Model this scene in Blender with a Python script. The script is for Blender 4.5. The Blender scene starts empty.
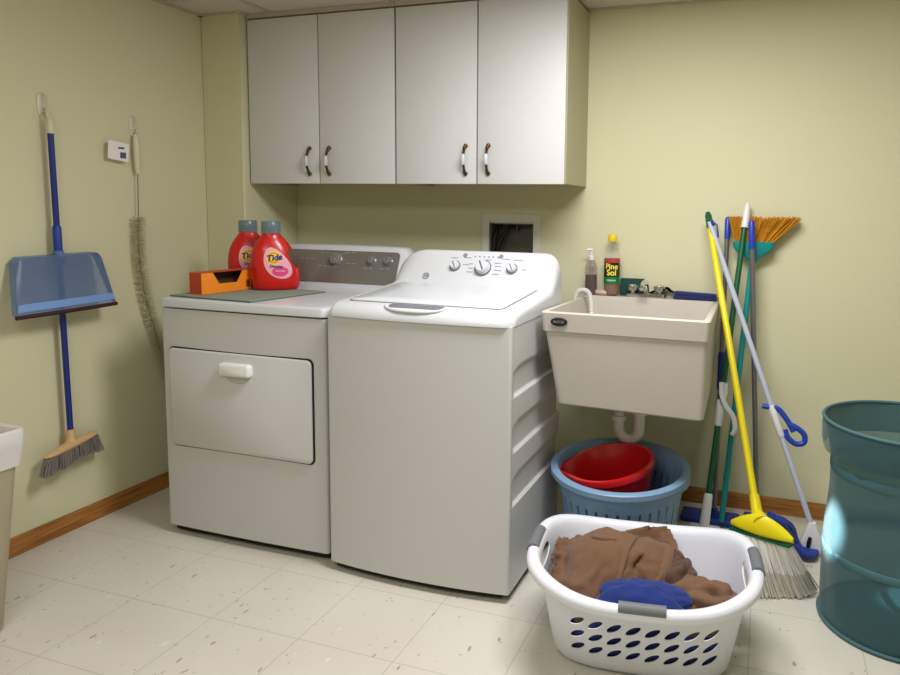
import bpy, bmesh, math, random
from mathutils import Vector, Matrix, noise
random.seed(7)
PI = math.pi
S = bpy.context.scene
C = S.collection
# ------------------------------------------------------------------ camera
F = 706.447
cd = bpy.data.cameras.new('camera'); cam = bpy.data.objects.new('camera', cd); C.objects.link(cam)
cd.sensor_width = 36; cd.sensor_fit = 'HORIZONTAL'; cd.lens = F / 900 * 36
cd.shift_x = -80.47 / 900; cd.shift_y = -51.80 / 900; cd.clip_start = .01
yw, pt, rl = .3238, .1057, .0151
fw = Vector((-math.sin(yw)*math.cos(pt), math.cos(yw)*math.cos(pt), -math.sin(pt)))
r0 = Vector((math.cos(yw), math.sin(yw), 0)); u0 = r0.cross(fw)
rr = r0*math.cos(rl) + u0*math.sin(rl); uu = -r0*math.sin(rl) + u0*math.cos(rl)
M = Matrix((rr, uu, -fw)).transposed().to_4x4(); M.translation = (2.5457, -3.1042, 1.2745)
cam.matrix_world = M
S.camera = cam
# ------------------------------------------------------------------ world, lights, exposure
W = bpy.data.worlds.new('world'); S.world = W; W.use_nodes = True
W.node_tree.nodes['Background'].inputs[0].default_value = (.9, .95, 1, 1)
W.node_tree.nodes['Background'].inputs[1].default_value = .38
S.view_settings.view_transform = 'Standard'; S.view_settings.look = 'None'
S.view_settings.exposure = 0.0; S.view_settings.gamma = 1.0; S.view_settings.use_curve_mapping = False
def area(name, loc, sx, sy, power, color=(1, .99, .985)):
    l = bpy.data.lights.new(name, 'AREA'); l.shape = 'RECTANGLE'; l.size = sx; l.size_y = sy
    l.energy = power; l.color = color
    o = bpy.data.objects.new(name, l); C.objects.link(o); o.location = loc
    return o
area('ceiling_light', (2.2, -1.3, 2.14), .9, .45, 38)
area('ceiling_light', (1.7, -3.0, 2.14), 1.2, .6, 20)
glow_spot = bpy.data.lights.new('hamper_glow_spot', 'SPOT'); glow_spot.energy = 4000; glow_spot.spot_size = math.radians(3.6); glow_spot.spot_blend = .5; glow_spot.shadow_soft_size = .02  # added spot without a known source, makes the bright patch on the hamper
so = bpy.data.objects.new('hamper_glow_spot', glow_spot); C.objects.link(so); so.location = (1.2, -2.0, 1.9)
so.rotation_euler = (Vector((2.768, -.80, .305))-Vector(so.location)).to_track_quat('-Z', 'Y').to_euler()
# ------------------------------------------------------------------ helpers
def lin(c):
    return tuple(((x/255)/12.92 if x/255 <= .04045 else ((x/255+.055)/1.055)**2.4) for x in c)
def mat(name, rgb, rough=.5, metal=0, bump=0, bscale=200, var=0, vscale=8, trans=0, ior=1.45, coat=0, alpha=1, spec=.5, sheen=0):
    m = bpy.data.materials.new(name); m.use_nodes = True
    n = m.node_tree.nodes; l = m.node_tree.links; b = n['Principled BSDF']
    c = (*lin(rgb), 1)
    b.inputs['Base Color'].default_value = c
    b.inputs['Roughness'].default_value = rough; b.inputs['Metallic'].default_value = metal
    b.inputs['Transmission Weight'].default_value = trans; b.inputs['IOR'].default_value = ior
    b.inputs['Coat Weight'].default_value = coat; b.inputs['Alpha'].default_value = alpha
    b.inputs['Specular IOR Level'].default_value = spec
    if sheen: b.inputs['Sheen Weight'].default_value = sheen
    tc = n.new('ShaderNodeTexCoord')
    if var or not bump:
        t = n.new('ShaderNodeTexNoise'); t.inputs['Scale'].default_value = vscale; t.inputs['Detail'].default_value = 4
        l.new(tc.outputs['Object'], t.inputs['Vector'])
        mx = n.new('ShaderNodeMix'); mx.data_type = 'RGBA'; v = var or .02
        mx.inputs['A'].default_value = (*[x*(1-v) for x in c[:3]], 1); mx.inputs['B'].default_value = (*[min(1, x*(1+v)) for x in c[:3]], 1)
        l.new(t.outputs['Fac'], mx.inputs['Factor']); l.new(mx.outputs['Result'], b.inputs['Base Color'])
    if bump:
        t = n.new('ShaderNodeTexNoise'); t.inputs['Scale'].default_value = bscale; t.inputs['Detail'].default_value = 3
        l.new(tc.outputs['Object'], t.inputs['Vector'])
        bp = n.new('ShaderNodeBump'); bp.inputs['Strength'].default_value = bump; bp.inputs['Distance'].default_value = .002
        l.new(t.outputs['Fac'], bp.inputs['Height']); l.new(bp.outputs['Normal'], b.inputs['Normal'])
    return m
def thing(name, label, cat, loc=(0, 0, 0), rz=0, group=None):
    o = bpy.data.objects.new(name, None); C.objects.link(o); o.empty_display_size = .05
    o.location = loc; o.rotation_euler = (0, 0, rz)
    o['label'] = label; o['category'] = cat
    if group: o['group'] = group
    return o
def tag(o, label, cat, group=None):
    o['label'] = label; o['category'] = cat
    if group: o['group'] = group
    return o
def root_of(o):
    while o.parent: o = o.parent
    return o
def rmat(o):
    r = root_of(o)
    return Matrix.Translation(r.location) @ r.rotation_euler.to_matrix().to_4x4()
def obj(name, bm, m, parent=None, world=False, smooth=40, label=None):
    """one mesh object; with world=True the mesh is in room coordinates and is brought into the thing's own frame"""
    if world and parent is not None: bm.transform(rmat(parent).inverted())
    bmesh.ops.recalc_face_normals(bm, faces=bm.faces[:])
    me = bpy.data.meshes.new(name); bm.to_mesh(me); bm.free()
    if isinstance(m, (list, tuple)):
        for k in m: me.materials.append(k)
    else: me.materials.append(m)
    if smooth:
        for p in me.polygons: p.use_smooth = True
        me.set_sharp_from_angle(angle=math.radians(smooth))
    o = bpy.data.objects.new(name, me); C.objects.link(o)
    if parent is not None: o.parent = parent
    if label: o['label'] = label
    return o
def struct(name, bm, m, smooth=40):
    o = obj(name, bm, m, smooth=smooth); o['kind'] = 'structure'; return o
def NB(): return bmesh.new()
def box(bm, x0, x1, y0, y1, z0, z1, bev=0, seg=2, mx=None):
    t = bmesh.new()
    bmesh.ops.create_cube(t, size=1, matrix=Matrix.Translation(((x0+x1)/2, (y0+y1)/2, (z0+z1)/2)) @ Matrix.Diagonal((x1-x0, y1-y0, z1-z0, 1)))
    if bev: bmesh.ops.bevel(t, geom=t.edges[:]+t.verts[:], offset=bev, segments=seg, affect='EDGES', profile=.5)
    if mx: t.transform(mx)
    join(bm, t); return bm
def join(bm, t, mi=None):
    vm = {v: bm.verts.new(v.co) for v in t.verts}
    for f in t.faces:
        try:
            g = bm.faces.new([vm[v] for v in f.verts]); g.material_index = f.material_index if mi is None else mi
        except ValueError: pass
    t.free()
def tube(bm, pts, r, n=12, cap=True, closed=False, flat=1.0):
    pts = [Vector(p) for p in pts]; N = len(pts)
    rs = r if isinstance(r, (list, tuple)) else [r]*N
    rings = []; pn = None
    for i, p in enumerate(pts):
        a = pts[(i-1) % N] if (i > 0 or closed) else p
        b = pts[(i+1) % N] if (i < N-1 or closed) else p
        t = (b-a).normalized()
        if pn is None:
            pn = t.orthogonal().normalized()
        pn = (pn - t*pn.dot(t)).normalized(); q = t.cross(pn)
        rings.append([bm.verts.new(p + (pn*math.cos(2*PI*k/n) + q*flat*math.sin(2*PI*k/n))*rs[i]) for k in range(n)])
    M_ = N if closed else N-1
    for i in range(M_):
        A = rings[i]; B = rings[(i+1) % N]
        for k in range(n): bm.faces.new([A[k], A[(k+1) % n], B[(k+1) % n], B[k]])
    if cap and not closed:
        bm.faces.new(rings[0]); bm.faces.new(rings[-1])
    return bm
def lathe(bm, prof, n=32, c=(0, 0, 0), axis=None, sx=1, sy=1, exp=2.0, cap=True):
    """rings of (radius, height) about z"""
    rings = []
    for r, z in prof:
        ring = []
        for k in range(n):
            a = 2*PI*k/n; ca, sa = math.cos(a), math.sin(a)
            x = math.copysign(abs(ca)**(2/exp), ca)*r*sx; y = math.copysign(abs(sa)**(2/exp), sa)*r*sy
            ring.append(Vector((x, y, z)))
        rings.append(ring)
    mx = axis if axis else Matrix.Identity(4)
    vr = [[bm.verts.new((mx @ p) + Vector(c)) for p in ring] for ring in rings]
    for A, B in zip(vr, vr[1:]):
        for k in range(n): bm.faces.new([A[k], A[(k+1) % n], B[(k+1) % n], B[k]])
    if cap:
        bm.faces.new(vr[0]); bm.faces.new(vr[-1])
    return bm
def loft(bm, rings, cap=True, closed=True):
    vr = [[bm.verts.new(p) for p in r] for r in rings]
    n = len(vr[0])
    for A, B in zip(vr, vr[1:]):
        for k in range(n if closed else n-1): bm.faces.new([A[k], A[(k+1) % n], B[(k+1) % n], B[k]])
    if cap: bm.faces.new(vr[0]); bm.faces.new(vr[-1])
    return bm
def grid(bm, nu, nv, f):
    V = [[bm.verts.new(f(i/nu, j/nv)) for j in range(nv+1)] for i in range(nu+1)]
    for i in range(nu):
        for j in range(nv): bm.faces.new([V[i][j], V[i+1][j], V[i+1][j+1], V[i][j+1]])
    return bm
def rrect(w, h, r, n=5):
    pts = []
    for cx, cy, a0 in ((w/2-r, h/2-r, 0), (-w/2+r, h/2-r, PI/2), (-w/2+r, -h/2+r, PI), (w/2-r, -h/2+r, 1.5*PI)):
        for k in range(n+1):
            a = a0+PI/2*k/n; pts.append((cx+r*math.cos(a), cy+r*math.sin(a)))
    return pts
def prism(bm, pts, f0, f1):
    """pts 2-D; f0,f1 map (a,b)->Vector for both ends"""
    return loft(bm, [[f0(a, b) for a, b in pts], [f1(a, b) for a, b in pts]])
def panel(bm, cx, cz, w, h, r, y0, y1, edge=.003):
    """rounded rectangular panel whose face looks to -y at y0, back at y1"""
    P = lambda w_, h_, r_, y: [Vector((cx+a, y, cz+b)) for a, b in rrect(w_, h_, max(r_, .0005))]
    return loft(bm, [P(w, h, r, y1), P(w, h, r, y0+edge), P(w-edge, h-edge, r-edge/2, y0+edge*.3), P(w-2*edge, h-2*edge, r-edge, y0)])
def ring_panel(bm, cx, cz, w, h, r, t, y0, y1):
    """frame of width t round a rounded rectangle"""
    o_ = rrect(w, h, r); i_ = rrect(w-2*t, h-2*t, max(r-t, .001))
    rings = [[Vector((cx+a, y1, cz+b)) for a, b in i_], [Vector((cx+a, y0, cz+b)) for a, b in i_], [Vector((cx+a, y0, cz+b)) for a, b in o_], [Vector((cx+a, y1, cz+b)) for a, b in o_]]
    vr = [[bm.verts.new(p) for p in q] for q in rings]; n = len(o_)
    for i in range(4):
        A, B = vr[i], vr[(i+1) % 4]
        for k in range(n): bm.faces.new([A[k], A[(k+1) % n], B[(k+1) % n], B[k]])
    return bm
def text_bm(s, size, ext=.0004, align='CENTER', bold=0, shear=0, spacing=1):
    cu = bpy.data.curves.new('t', 'FONT'); cu.body = s; cu.size = size; cu.extrude = ext; cu.align_x = align; cu.align_y = 'CENTER'
    cu.offset = bold; cu.shear = shear; cu.space_character = spacing; cu.resolution_u = 4
    o = bpy.data.objects.new('t', cu); C.objects.link(o)
    dg = bpy.context.evaluated_depsgraph_get(); me = bpy.data.meshes.new_from_object(o.evaluated_get(dg))
    bm = bmesh.new(); bm.from_mesh(me)
    bpy.data.objects.remove(o); bpy.data.curves.remove(cu); bpy.data.meshes.remove(me)
    return bm
def mapv(bm, f):
    for v in bm.verts: v.co = f(v.co)
    return bm
def boolean_cut(target, cutter_bm):
    me = bpy.data.meshes.new('cut'); bmesh.ops.recalc_face_normals(cutter_bm, faces=cutter_bm.faces[:]); cutter_bm.to_mesh(me); cutter_bm.free()
    co = bpy.data.objects.new('cut', me); C.objects.link(co)
    co.matrix_world = Matrix.Identity(4)
    par = target.parent; target.parent = None
    md = target.modifiers.new('b', 'BOOLEAN'); md.object = co; md.operation = 'DIFFERENCE'; md.solver = 'EXACT'
    bpy.context.view_layer.update()
    dg = bpy.context.evaluated_depsgraph_get(); nm = bpy.data.meshes.new_from_object(target.evaluated_get(dg))
    target.modifiers.clear(); target.data = nm; target.parent = par
    bpy.data.objects.remove(co); bpy.data.meshes.remove(me)
    for p in nm.polygons: p.use_smooth = True
    nm.set_sharp_from_angle(angle=math.radians(40))
def cat0(P, n=8):
    P = [Vector(p) for p in P]; out = []
    for i in range(len(P)-1):
        p0 = P[max(i-1, 0)]; p1 = P[i]; p2 = P[i+1]; p3 = P[min(i+2, len(P)-1)]
        for k in range(n):
            t = k/n; out.append(.5*((2*p1)+(p2-p0)*t+(2*p0-5*p1+4*p2-p3)*t*t+(3*p1-p0-3*p2+p3)*t**3))
    out.append(P[-1]); return out
cat = cat0
def lerp(a, b, t): return a+(b-a)*t
def sm(t): t = max(0, min(1, t)); return t*t*(3-2*t)
def interp(tab, t):
    if t <= tab[0][0]: return tab[0][1:]
    for a, b in zip(tab, tab[1:]):
        if t <= b[0]:
            k = (t-a[0])/(b[0]-a[0]); return tuple(lerp(x, y, k) for x, y in zip(a[1:], b[1:]))
    return tab[-1][1:]
# ------------------------------------------------------------------ materials
m_wall = mat('wall_paint', (215, 212, 178), .65, bump=.25, bscale=160, var=.03, vscale=2)
m_white = mat('appliance_white', (201, 200, 200), .33, bump=.12, bscale=900)
m_enamel = mat('enamel_white', (206, 208, 214), .28)
m_plastic_w = mat('white_plastic', (228, 228, 230), .35)
m_black = mat('black', (18, 18, 20), .5)
m_dark = mat('dark_gap', (25, 25, 25), .8)
m_greypan = mat('console_grey', (138, 133, 130), .28, metal=.5)
m_chrome = mat('chrome', (205, 205, 208), .12, metal=1)
m_greymet = mat('grey_metal', (128, 126, 130), .35, metal=.6)
m_cab = mat('cabinet_white', (218, 217, 219), .45, var=.02, vscale=30)
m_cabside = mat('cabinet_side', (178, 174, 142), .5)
m_brass = mat('antique_brass', (88, 66, 40), .35, metal=.9)
m_tub = mat('tub_plastic', (190, 184, 174), .5, bump=.3, bscale=350, var=.03, vscale=40)
m_teal = mat('teal_plastic', (20, 140, 140), .35)
m_green = mat('green_plastic', (18, 90, 55), .35)
m_yellow = mat('yellow_plastic', (236, 216, 20), .35)
m_blue = mat('blue_plastic', (34, 66, 172), .35)
m_navy = mat('navy_plastic', (28, 44, 128), .35)
m_lightb = mat('pale_blue_paint', (188, 196, 216), .3)
m_greyblue = mat('basket_blue', (118, 150, 182), .4, var=.04)
m_red = mat('red_plastic', (196, 18, 22), .25, coat=.3)
m_tidered = mat('bottle_red', (204, 22, 18), .3, coat=.2)
m_grip = mat('grey_grip', (112, 114, 120), .55)
m_oak = mat('oak', (172, 108, 48), .4)
def oak_nodes(m):
    n = m.node_tree.nodes; l = m.node_tree.links; b = n['Principled BSDF']
    tc = n.new('ShaderNodeTexCoord'); mp = n.new('ShaderNodeMapping'); mp.inputs['Scale'].default_value = (3, 3, 60)
    t = n.new('ShaderNodeTexNoise'); t.inputs['Scale'].default_value = 1.5; t.inputs['Detail'].default_value = 6; t.inputs['Distortion'].default_value = .6
    r = n.new('ShaderNodeValToRGB'); r.color_ramp.elements[0].color = (*lin((136, 84, 34)), 1); r.color_ramp.elements[1].color = (*lin((184, 126, 64)), 1)
    r.color_ramp.elements[0].position = .35; r.color_ramp.elements[1].position = .65
    l.new(tc.outputs['Object'], mp.inputs[0]); l.new(mp.outputs[0], t.inputs['Vector']); l.new(t.outputs['Fac'], r.inputs[0]); l.new(r.outputs[0], b.inputs['Base Color'])
oak_nodes(m_oak)
def floor_mat():
    m = bpy.data.materials.new('vinyl_tile'); m.use_nodes = True; n = m.node_tree.nodes; l = m.node_tree.links; b = n['Principled BSDF']
    tc = n.new('ShaderNodeTexCoord')
    def math_(op, a, bb=None):
        x = n.new('ShaderNodeMath'); x.operation = op
        for i, v in enumerate((a, bb)):
            if v is None: continue
            if isinstance(v, (int, float)): x.inputs[i].default_value = v
            else: l.new(v, x.inputs[i])
        return x.outputs[0]
    sep = n.new('ShaderNodeSeparateXYZ'); l.new(tc.outputs['Object'], sep.inputs[0])
    T = .3175
    fx = math_('ABSOLUTE', math_('SUBTRACT', math_('FRACT', math_('DIVIDE', math_('ADD', sep.outputs[0], 9*T-.008), T)), .5))
    fy = math_('ABSOLUTE', math_('SUBTRACT', math_('FRACT', math_('DIVIDE', math_('ADD', sep.outputs[1], 20*T+1.447), T)), .5))
    seam = math_('GREATER_THAN', math_('MAXIMUM', fx, fy), .4955)
    base = None
    big = n.new('ShaderNodeTexNoise'); big.inputs['Scale'].default_value = 3; big.inputs['Detail'].default_value = 5; l.new(tc.outputs['Object'], big.inputs['Vector'])
    mx = n.new('ShaderNodeMix'); mx.data_type = 'RGBA'; mx.inputs['A'].default_value = (*lin((202, 197, 184)), 1); mx.inputs['B'].default_value = (*lin((219, 215, 204)), 1)
    l.new(big.outputs['Fac'], mx.inputs['Factor']); base = mx.outputs['Result']
    for sc, rot, thr, col, seed in (((34, 11, 1), .1, .07, (146, 136, 120), 0), ((20, 60, 1), -.45, .06, (158, 148, 130), 3), ((60, 18, 1), .25, .07, (158, 148, 130), 9), ((22, 9, 1), -.1, .06, (226, 222, 210), 5)):
        mp = n.new('ShaderNodeMapping'); mp.inputs['Scale'].default_value = sc; mp.inputs['Rotation'].default_value = (0, 0, rot); mp.inputs['Location'].default_value = (seed*1.37, seed, 0)
        wv = n.new('ShaderNodeTexNoise'); wv.inputs['Scale'].default_value = 25; l.new(tc.outputs['Object'], wv.inputs['Vector'])
        ad = n.new('ShaderNodeVectorMath'); ad.operation = 'MULTIPLY_ADD'; ad.inputs[1].default_value = (.02, .02, 0); l.new(wv.outputs['Color'], ad.inputs[0]); l.new(tc.outputs['Object'], ad.inputs[2])
        l.new(ad.outputs[0], mp.inputs[0])
        v = n.new('ShaderNodeTexVoronoi'); v.inputs['Scale'].default_value = 1; l.new(mp.outputs[0], v.inputs['Vector'])
        rnd = n.new('ShaderNodeSeparateColor'); l.new(v.outputs['Color'], rnd.inputs[0])
        msk = math_('MULTIPLY', math_('LESS_THAN', v.outputs['Distance'], math_('MULTIPLY', rnd.outputs[0], thr*2.4)), math_('GREATER_THAN', rnd.outputs[1], .45))
        msk = math_('MULTIPLY', msk, .75)
        k = n.new('ShaderNodeMix'); k.data_type = 'RGBA'; l.new(msk, k.inputs['Factor']); l.new(base, k.inputs['A']); k.inputs['B'].default_value = (*lin(col), 1); base = k.outputs['Result']
    k = n.new('ShaderNodeMix'); k.data_type = 'RGBA'; l.new(math_('MULTIPLY', seam, .38), k.inputs['Factor']); l.new(base, k.inputs['A']); k.inputs['B'].default_value = (*lin((120, 110, 95)), 1)
    l.new(k.outputs['Result'], b.inputs['Base Color']); b.inputs['Roughness'].default_value = .42
    return m
m_floor = floor_mat()
m_ceil = mat('ceiling_tile', (205, 198, 184), .9, bump=.6, bscale=220, var=.05, vscale=60)
# ------------------------------------------------------------------ the room
H = 2.151; X1 = 4.3; Y1 = -4.4
struct('floor', box(NB(), -.1, X1+.1, Y1-.1, .1, -.1, 0), m_floor, 0)
struct('ceiling', box(NB(), -.1, X1+.1, Y1-.1, .1, H, H+.1), m_ceil, 0)
struct('wall_left', box(NB(), -.1, 0, Y1-.1, .1, 0, H), m_wall, 0)
struct('wall_right', box(NB(), X1, X1+.1, Y1-.1, .1, 0, H), m_wall, 0)
struct('wall_front', box(NB(), 0, X1, Y1-.1, Y1, 0, H), m_wall, 0)
bm = NB()   # back wall with the recess of the washer box left open
HX0, HX1, HZ0, HZ1 = 1.296, 1.516, 1.03, 1.216
box(bm, 0, HX0, 0, .1, 0, H); box(bm, HX1, X1, 0, .1, 0, H); box(bm, HX0, HX1, 0, .1, 0, HZ0); box(bm, HX0, HX1, 0, .1, HZ1, H)
struct('wall_back', bm, m_wall, 0)
struct('wall_chase', box(NB(), 0, .222, -.388, 0, 0, H, .004, 1), m_wall)
def bb(name, x0, x1, y0, y1, axis):
    bm = NB(); h = .068
    if axis == 'y': prof = [(0, 0), (.013, 0), (.013, h-.012), (.007, h), (0, h)]; loft(bm, [[Vector((x0+a, y, b)) for a, b in prof] for y in (y0, y1)])
    else: prof = [(0, 0), (.013, 0), (.013, h-.012), (.007, h), (0, h)]; loft(bm, [[Vector((x, y1-a, b)) for a, b in prof] for x in (x0, x1)])
    struct(name, bm, m_oak, 30)
bb('baseboard_left', 0, 0, Y1, -.388, 'y'); bb('baseboard_back', .222, X1, 0, 0, 'x')
bb('baseboard_chase', .013, .222, 0, -.388, 'x')
m_tbar = mat('tbar_metal', (188, 178, 160), .5)
bm = NB()
for x in (.36, .97, 1.58, 2.19, 2.8, 3.41, 4.02): box(bm, x-.012, x+.012, Y1, 0, H-.006, H+.002)
for y in (-.62, -1.84, -3.06): box(bm, 0, X1, y-.012, y+.012, H-.006, H+.002)
struct('trim_1', bm, m_tbar, 0)
bm = NB(); a = .02
box(bm, 0, a, Y1, -.388, H-.008, H); box(bm, 0, .222+a, -.388-a, -.388, H-.008, H); box(bm, 1.76, X1, -a, 0, H-.008, H); box(bm, .222, .222+a, -.388, -.345, H-.008, H)
struct('trim_2', bm, m_tbar, 0)
# ------------------------------------------------------------------ wall cabinets
def handle_parts(door, x, z):
    # wavy antique brass pull with a white porcelain centre, local to the cabinet
    bm = NB(); y = -.3535
    half = [(.002, .001, .066, .003), (.003, -.003, .059, .0098), (-.001, -.010, .048, .0065), (.002, -.021, .034, .005), (.002, -.029, .018, .006), (.002, -.0305, 0, .005)]
    P = [(x+(a if a != -.002 else -.003), y+b, z+c) for a, b, c, r in half] + [(x+a, y+b, z-c) for a, b, c, r in half[-2::-1]]
    tube(bm, P, [h[3] for h in half]+[h[3] for h in half[-2::-1]], 12)
    obj('handle', bm, m_brass, door)
    bm = NB(); tube(bm, [(x+.002, y-.028, z-.021), (x+.002, y-.0295, z-.016), (x+.002, y-.0305, z), (x+.002, y-.0295, z+.016), (x+.002, y-.028, z+.021)], [.006, .0085, .0095, .0085, .006], 14)
    obj('handle_grip', bm, m_enamel, door, label='white porcelain grip')
CZ0, CZ1 = 1.384, 2.134
def cabinet(x0, x1, label, rightmost):
    t = thing('wall_cabinet', label, 'cabinet', ((x0+x1)/2, 0, CZ0), 0, 'white cabinets hung over the machines')
    w = (x1-x0)/2; bm = NB(); th = .016; h = CZ1-CZ0
    box(bm, -w, -w+th, -.334, 0, 0, h, .001, 1); box(bm, w-th, w, -.334, 0, 0, h, .001, 1)
    box(bm, -w+th, w-th, -.334, 0, .012, .028); box(bm, -w+th, w-th, -.334, 0, h-th, h); box(bm, -w+th, w-th, -.008, 0, .028, h-th)
    box(bm, -w+th, w-th, -.3, -.008, h/2-.008, h/2+.008)
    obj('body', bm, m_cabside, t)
    obj('top_rail', box(NB(), -w, w, -.352, -.334, h-.004, h+.0165, .001, 1), m_tbar, t)
    for s in (0, 1):
        dx0 = -w+.003 if s == 0 else .003; dx1 = -.003 if s == 0 else w-.003
        if s == 0: dx0 += .002
        d = obj('door', box(NB(), dx0, dx1, -.353, -.3355, -.002, h-.012, .0025, 2), m_cab, t)
        hx = dx1-.048 if s == 0 else dx0+.048
        handle_parts(d, hx, .098)
    return t
cabinet(.2270, .9940, 'white two-door wall cabinet beside the pale green chase, above the detergent bottles', False)
cabinet(.9955, 1.7600, 'white two-door wall cabinet above the top-loading washer, its side panel bare', True)
# ------------------------------------------------------------------ dryer
m_silver2 = mat('pale_grey_plastic', (186, 185, 182), .35)
dr = thing('dryer', 'white front-door dryer with dark console, detergent bottles standing on it', 'dryer', (.7525, -.70, 0))
def prism_xy(bm, pts, z0, z1): return loft(bm, [[Vector((a, b, z0)) for a, b in pts], [Vector((a, b, z1)) for a, b in pts]])
def body_outline(x0, x1, yf, yb, r, bow):
    n = 14; pts = []
    for k in range(n+1):
        t = k/n; x = lerp(x0+r, x1-r, t); pts.append((x, yf-bow*(1-(2*t-1)**2)))
    for k in range(1, 6):
        a = PI/2*k/5; pts.append((x1-r+r*math.sin(a), yf+r-r*math.cos(a)))
    pts += [(x1, yb), (x0, yb)]
    for k in range(5, 0, -1):
        a = PI/2*k/5; pts.append((x0+r-r*math.sin(a), yf+r-r*math.cos(a)))
    return pts
DX0, DX1 = .388, 1.117
bm = NB(); prism_xy(bm, body_outline(DX0, DX1, -1.050, -.36, .012, .006), .036, .888)
obj('body', bm, m_white, dr, True)
bm = NB(); loft(bm, [[Vector((a, b, z)) for a, b in body_outline(DX0-o_, DX1+o_, -1.054-o_, -.36, .02, .006)] for z, o_ in ((.893, -.003), (.896, .003), (.915, .003), (.923, 0), (.927, -.008), (.928, -.02))])
obj('top_panel', bm, m_enamel, dr, True)
bm = NB(); prism_xy(bm, body_outline(DX0+.012, DX1-.012, -1.03, -.37, .012, .0), .012, .040); obj('plinth', bm, m_dark, dr, True)
for sx in (DX0+.05, DX1-.05):
    for sy in (-.99, -.42):
        obj('leveling_foot', lathe(NB(), [(.018, 0), (.018, .01), (.008, .012), (.008, .03)], 12, (sx, sy, 0)), m_black, dr, True)
bm = NB(); panel(bm, .7465, .5525, .645, .385, .022, -1.0575, -1.045, .004)
d = obj('seal_groove', bm, m_dark, dr, True)
bm = NB(); panel(bm, .7465, .5525, .635, .375, .020, -1.066, -1.045, .006)
door = obj('door', bm, m_white, dr, True)
bm = NB(); panel(bm, .7500, .683, .136, .048, .012, -1.090, -1.064, .008); obj('handle', bm, m_plastic_w, door, True)
bm = NB(); lathe(bm, [(.002, -.0005), (.048, -.0005), (.055, .001)], 24, (.7500, -1.0665, .657), Matrix.Rotation(-PI/2, 4, 'X'), 1, .52); obj('handle_recess', bm, m_silver2, door, True, label='pale grey finger recess')
# console
cx = (DX0+DX1)/2
def console_sec(x, top):   # section of the dryer console at x : front face slopes back
    zt = top; return [Vector((x, -.515, .927)), Vector((x, -.512, .945)), Vector((x, -.448, zt-.012)), Vector((x, -.438, zt-.003)), Vector((x, -.425, zt)), Vector((x, -.385, zt)), Vector((x, -.375, zt-.01)), Vector((x, -.372, .927))]
secs = []
for k in range(25):
    t = k/24; x = lerp(DX0+.004, DX1+.012, t); d_ = min(x-DX0-.004, DX1+.012-x)
    secs.append(console_sec(x, 1.062+.046*math.sqrt(max(0, 1-(1-min(1, d_/.05))**2))+.004*math.sin(PI*t)))
bm = NB(); loft(bm, secs, True); con = obj('console', bm, m_enamel, dr, True)
def dface(x, z, off=0):   # point on sloping dryer console face
    t = (z-.945)/(1.096-.945); return Vector((x, lerp(-.512, -.448, t)-off, z+off*.35))
bm = NB(); pts = rrect(.662, .136, .018)
loft(bm, [[dface(.752+a, 1.020+b, o_) for a, b in pts] for o_ in (-.002, .0025)] + [[dface(.752+a*.985, 1.020+b*.94, .0035) for a, b in pts]])
obj('control_panel', bm, m_greypan, dr, True, label='dark grey glossy control panel')
ndir = Vector((0, -.92, .39)).normalized()
def knob(parent, p, r, L, m1, m2, nd):
    q = nd.to_track_quat('Z', 'Y').to_matrix().to_4x4()
    k = obj('knob', lathe(NB(), [(r*1.12, 0), (r*1.12, L*.25), (r, L*.35), (r*.94, L*.85), (r*.84, L), (r*.3, L*1.02)], 28, p, q), m1, parent, True)
    bm = NB(); box(bm, -r*.1, r*.1, -r*.8, r*.8, L*.9, L*1.12, r*.06, 1, Matrix.Translation(p) @ q @ Matrix.Rotation(.5, 4, 'Z'))
    obj('knob_pointer', bm, m2, k, True)
m_silver = mat('silver_plastic', (150, 150, 152), .3, metal=.5)
knob(dr, dface(.778, 1.05, .003), .026, .022, m_silver, m_greymet, ndir)
for x in (.956, 1.036): knob(dr, dface(x, 1.05, .003), .017, .018, m_silver, m_greymet, ndir)
m_print = mat('light_print', (170, 168, 166), .5)
bm = NB()
for x0, z0, n_, w_ in ((.70, 1.075, 5, .02), (.70, 1.02, 4, .022), (.83, 1.08, 2, .02), (.93, 1.018, 2, .018), (1.01, 1.018, 2, .018), (.84, 1.035, 2, .02), (.60, 1.05, 3, .02)):
    for k in range(n_):
        c_ = dface(x0+k*.027, z0, .004)
        loft(bm, [[c_+Vector((a*w_/.02, -.0004, b)) for a, b in ((-.009, -.0015), (.009, -.0015), (.009, .0015), (-.009, .0015))], [c_+Vector((a*w_/.02, -.001, b)) for a, b in ((-.009, -.0015), (.009, -.0015), (.009, .0015), (-.009, .0015))]])
obj('panel_print', bm, m_print, dr, True, 0)
# ------------------------------------------------------------------ washer
WX0, WX1, WB = 1.141, 1.813, -.515
ws = thing('washing_machine', 'white top-loading washer with three chrome-ringed knobs, between the dryer and the sink', 'washer', ((WX0+WX1)/2, -.78, 0))
bo = [p for p in body_outline(WX0, WX1, -1.065, WB, .010, .022)]
k_ = [i for i, p in enumerate(bo) if p == (WX1, WB)][0]
bo = bo[:k_] + [(WX1, -1.048), (WX1-.018, -1.046), (WX1-.018, WB)] + bo[k_+1:]
bm = NB(); prism_xy(bm, bo, .032, .912)
obj('body', bm, m_white, ws, True)
bm = NB(); prism_xy(bm, body_outline(WX0+.012, WX1-.03, -1.05, WB-.01, .012, .015), .012, .034); obj('plinth', bm, m_dark, ws, True)
for sx in (WX0+.05, WX1-.06):
    for sy in (-1.0, -.56):
        obj('leveling_foot', lathe(NB(), [(.018, 0), (.018, .01), (.008, .012), (.008, .03)], 12, (sx, sy, 0)), m_black, ws, True)
recs = [(.683, .785), (.500, .605), (.320, .428)]
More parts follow.
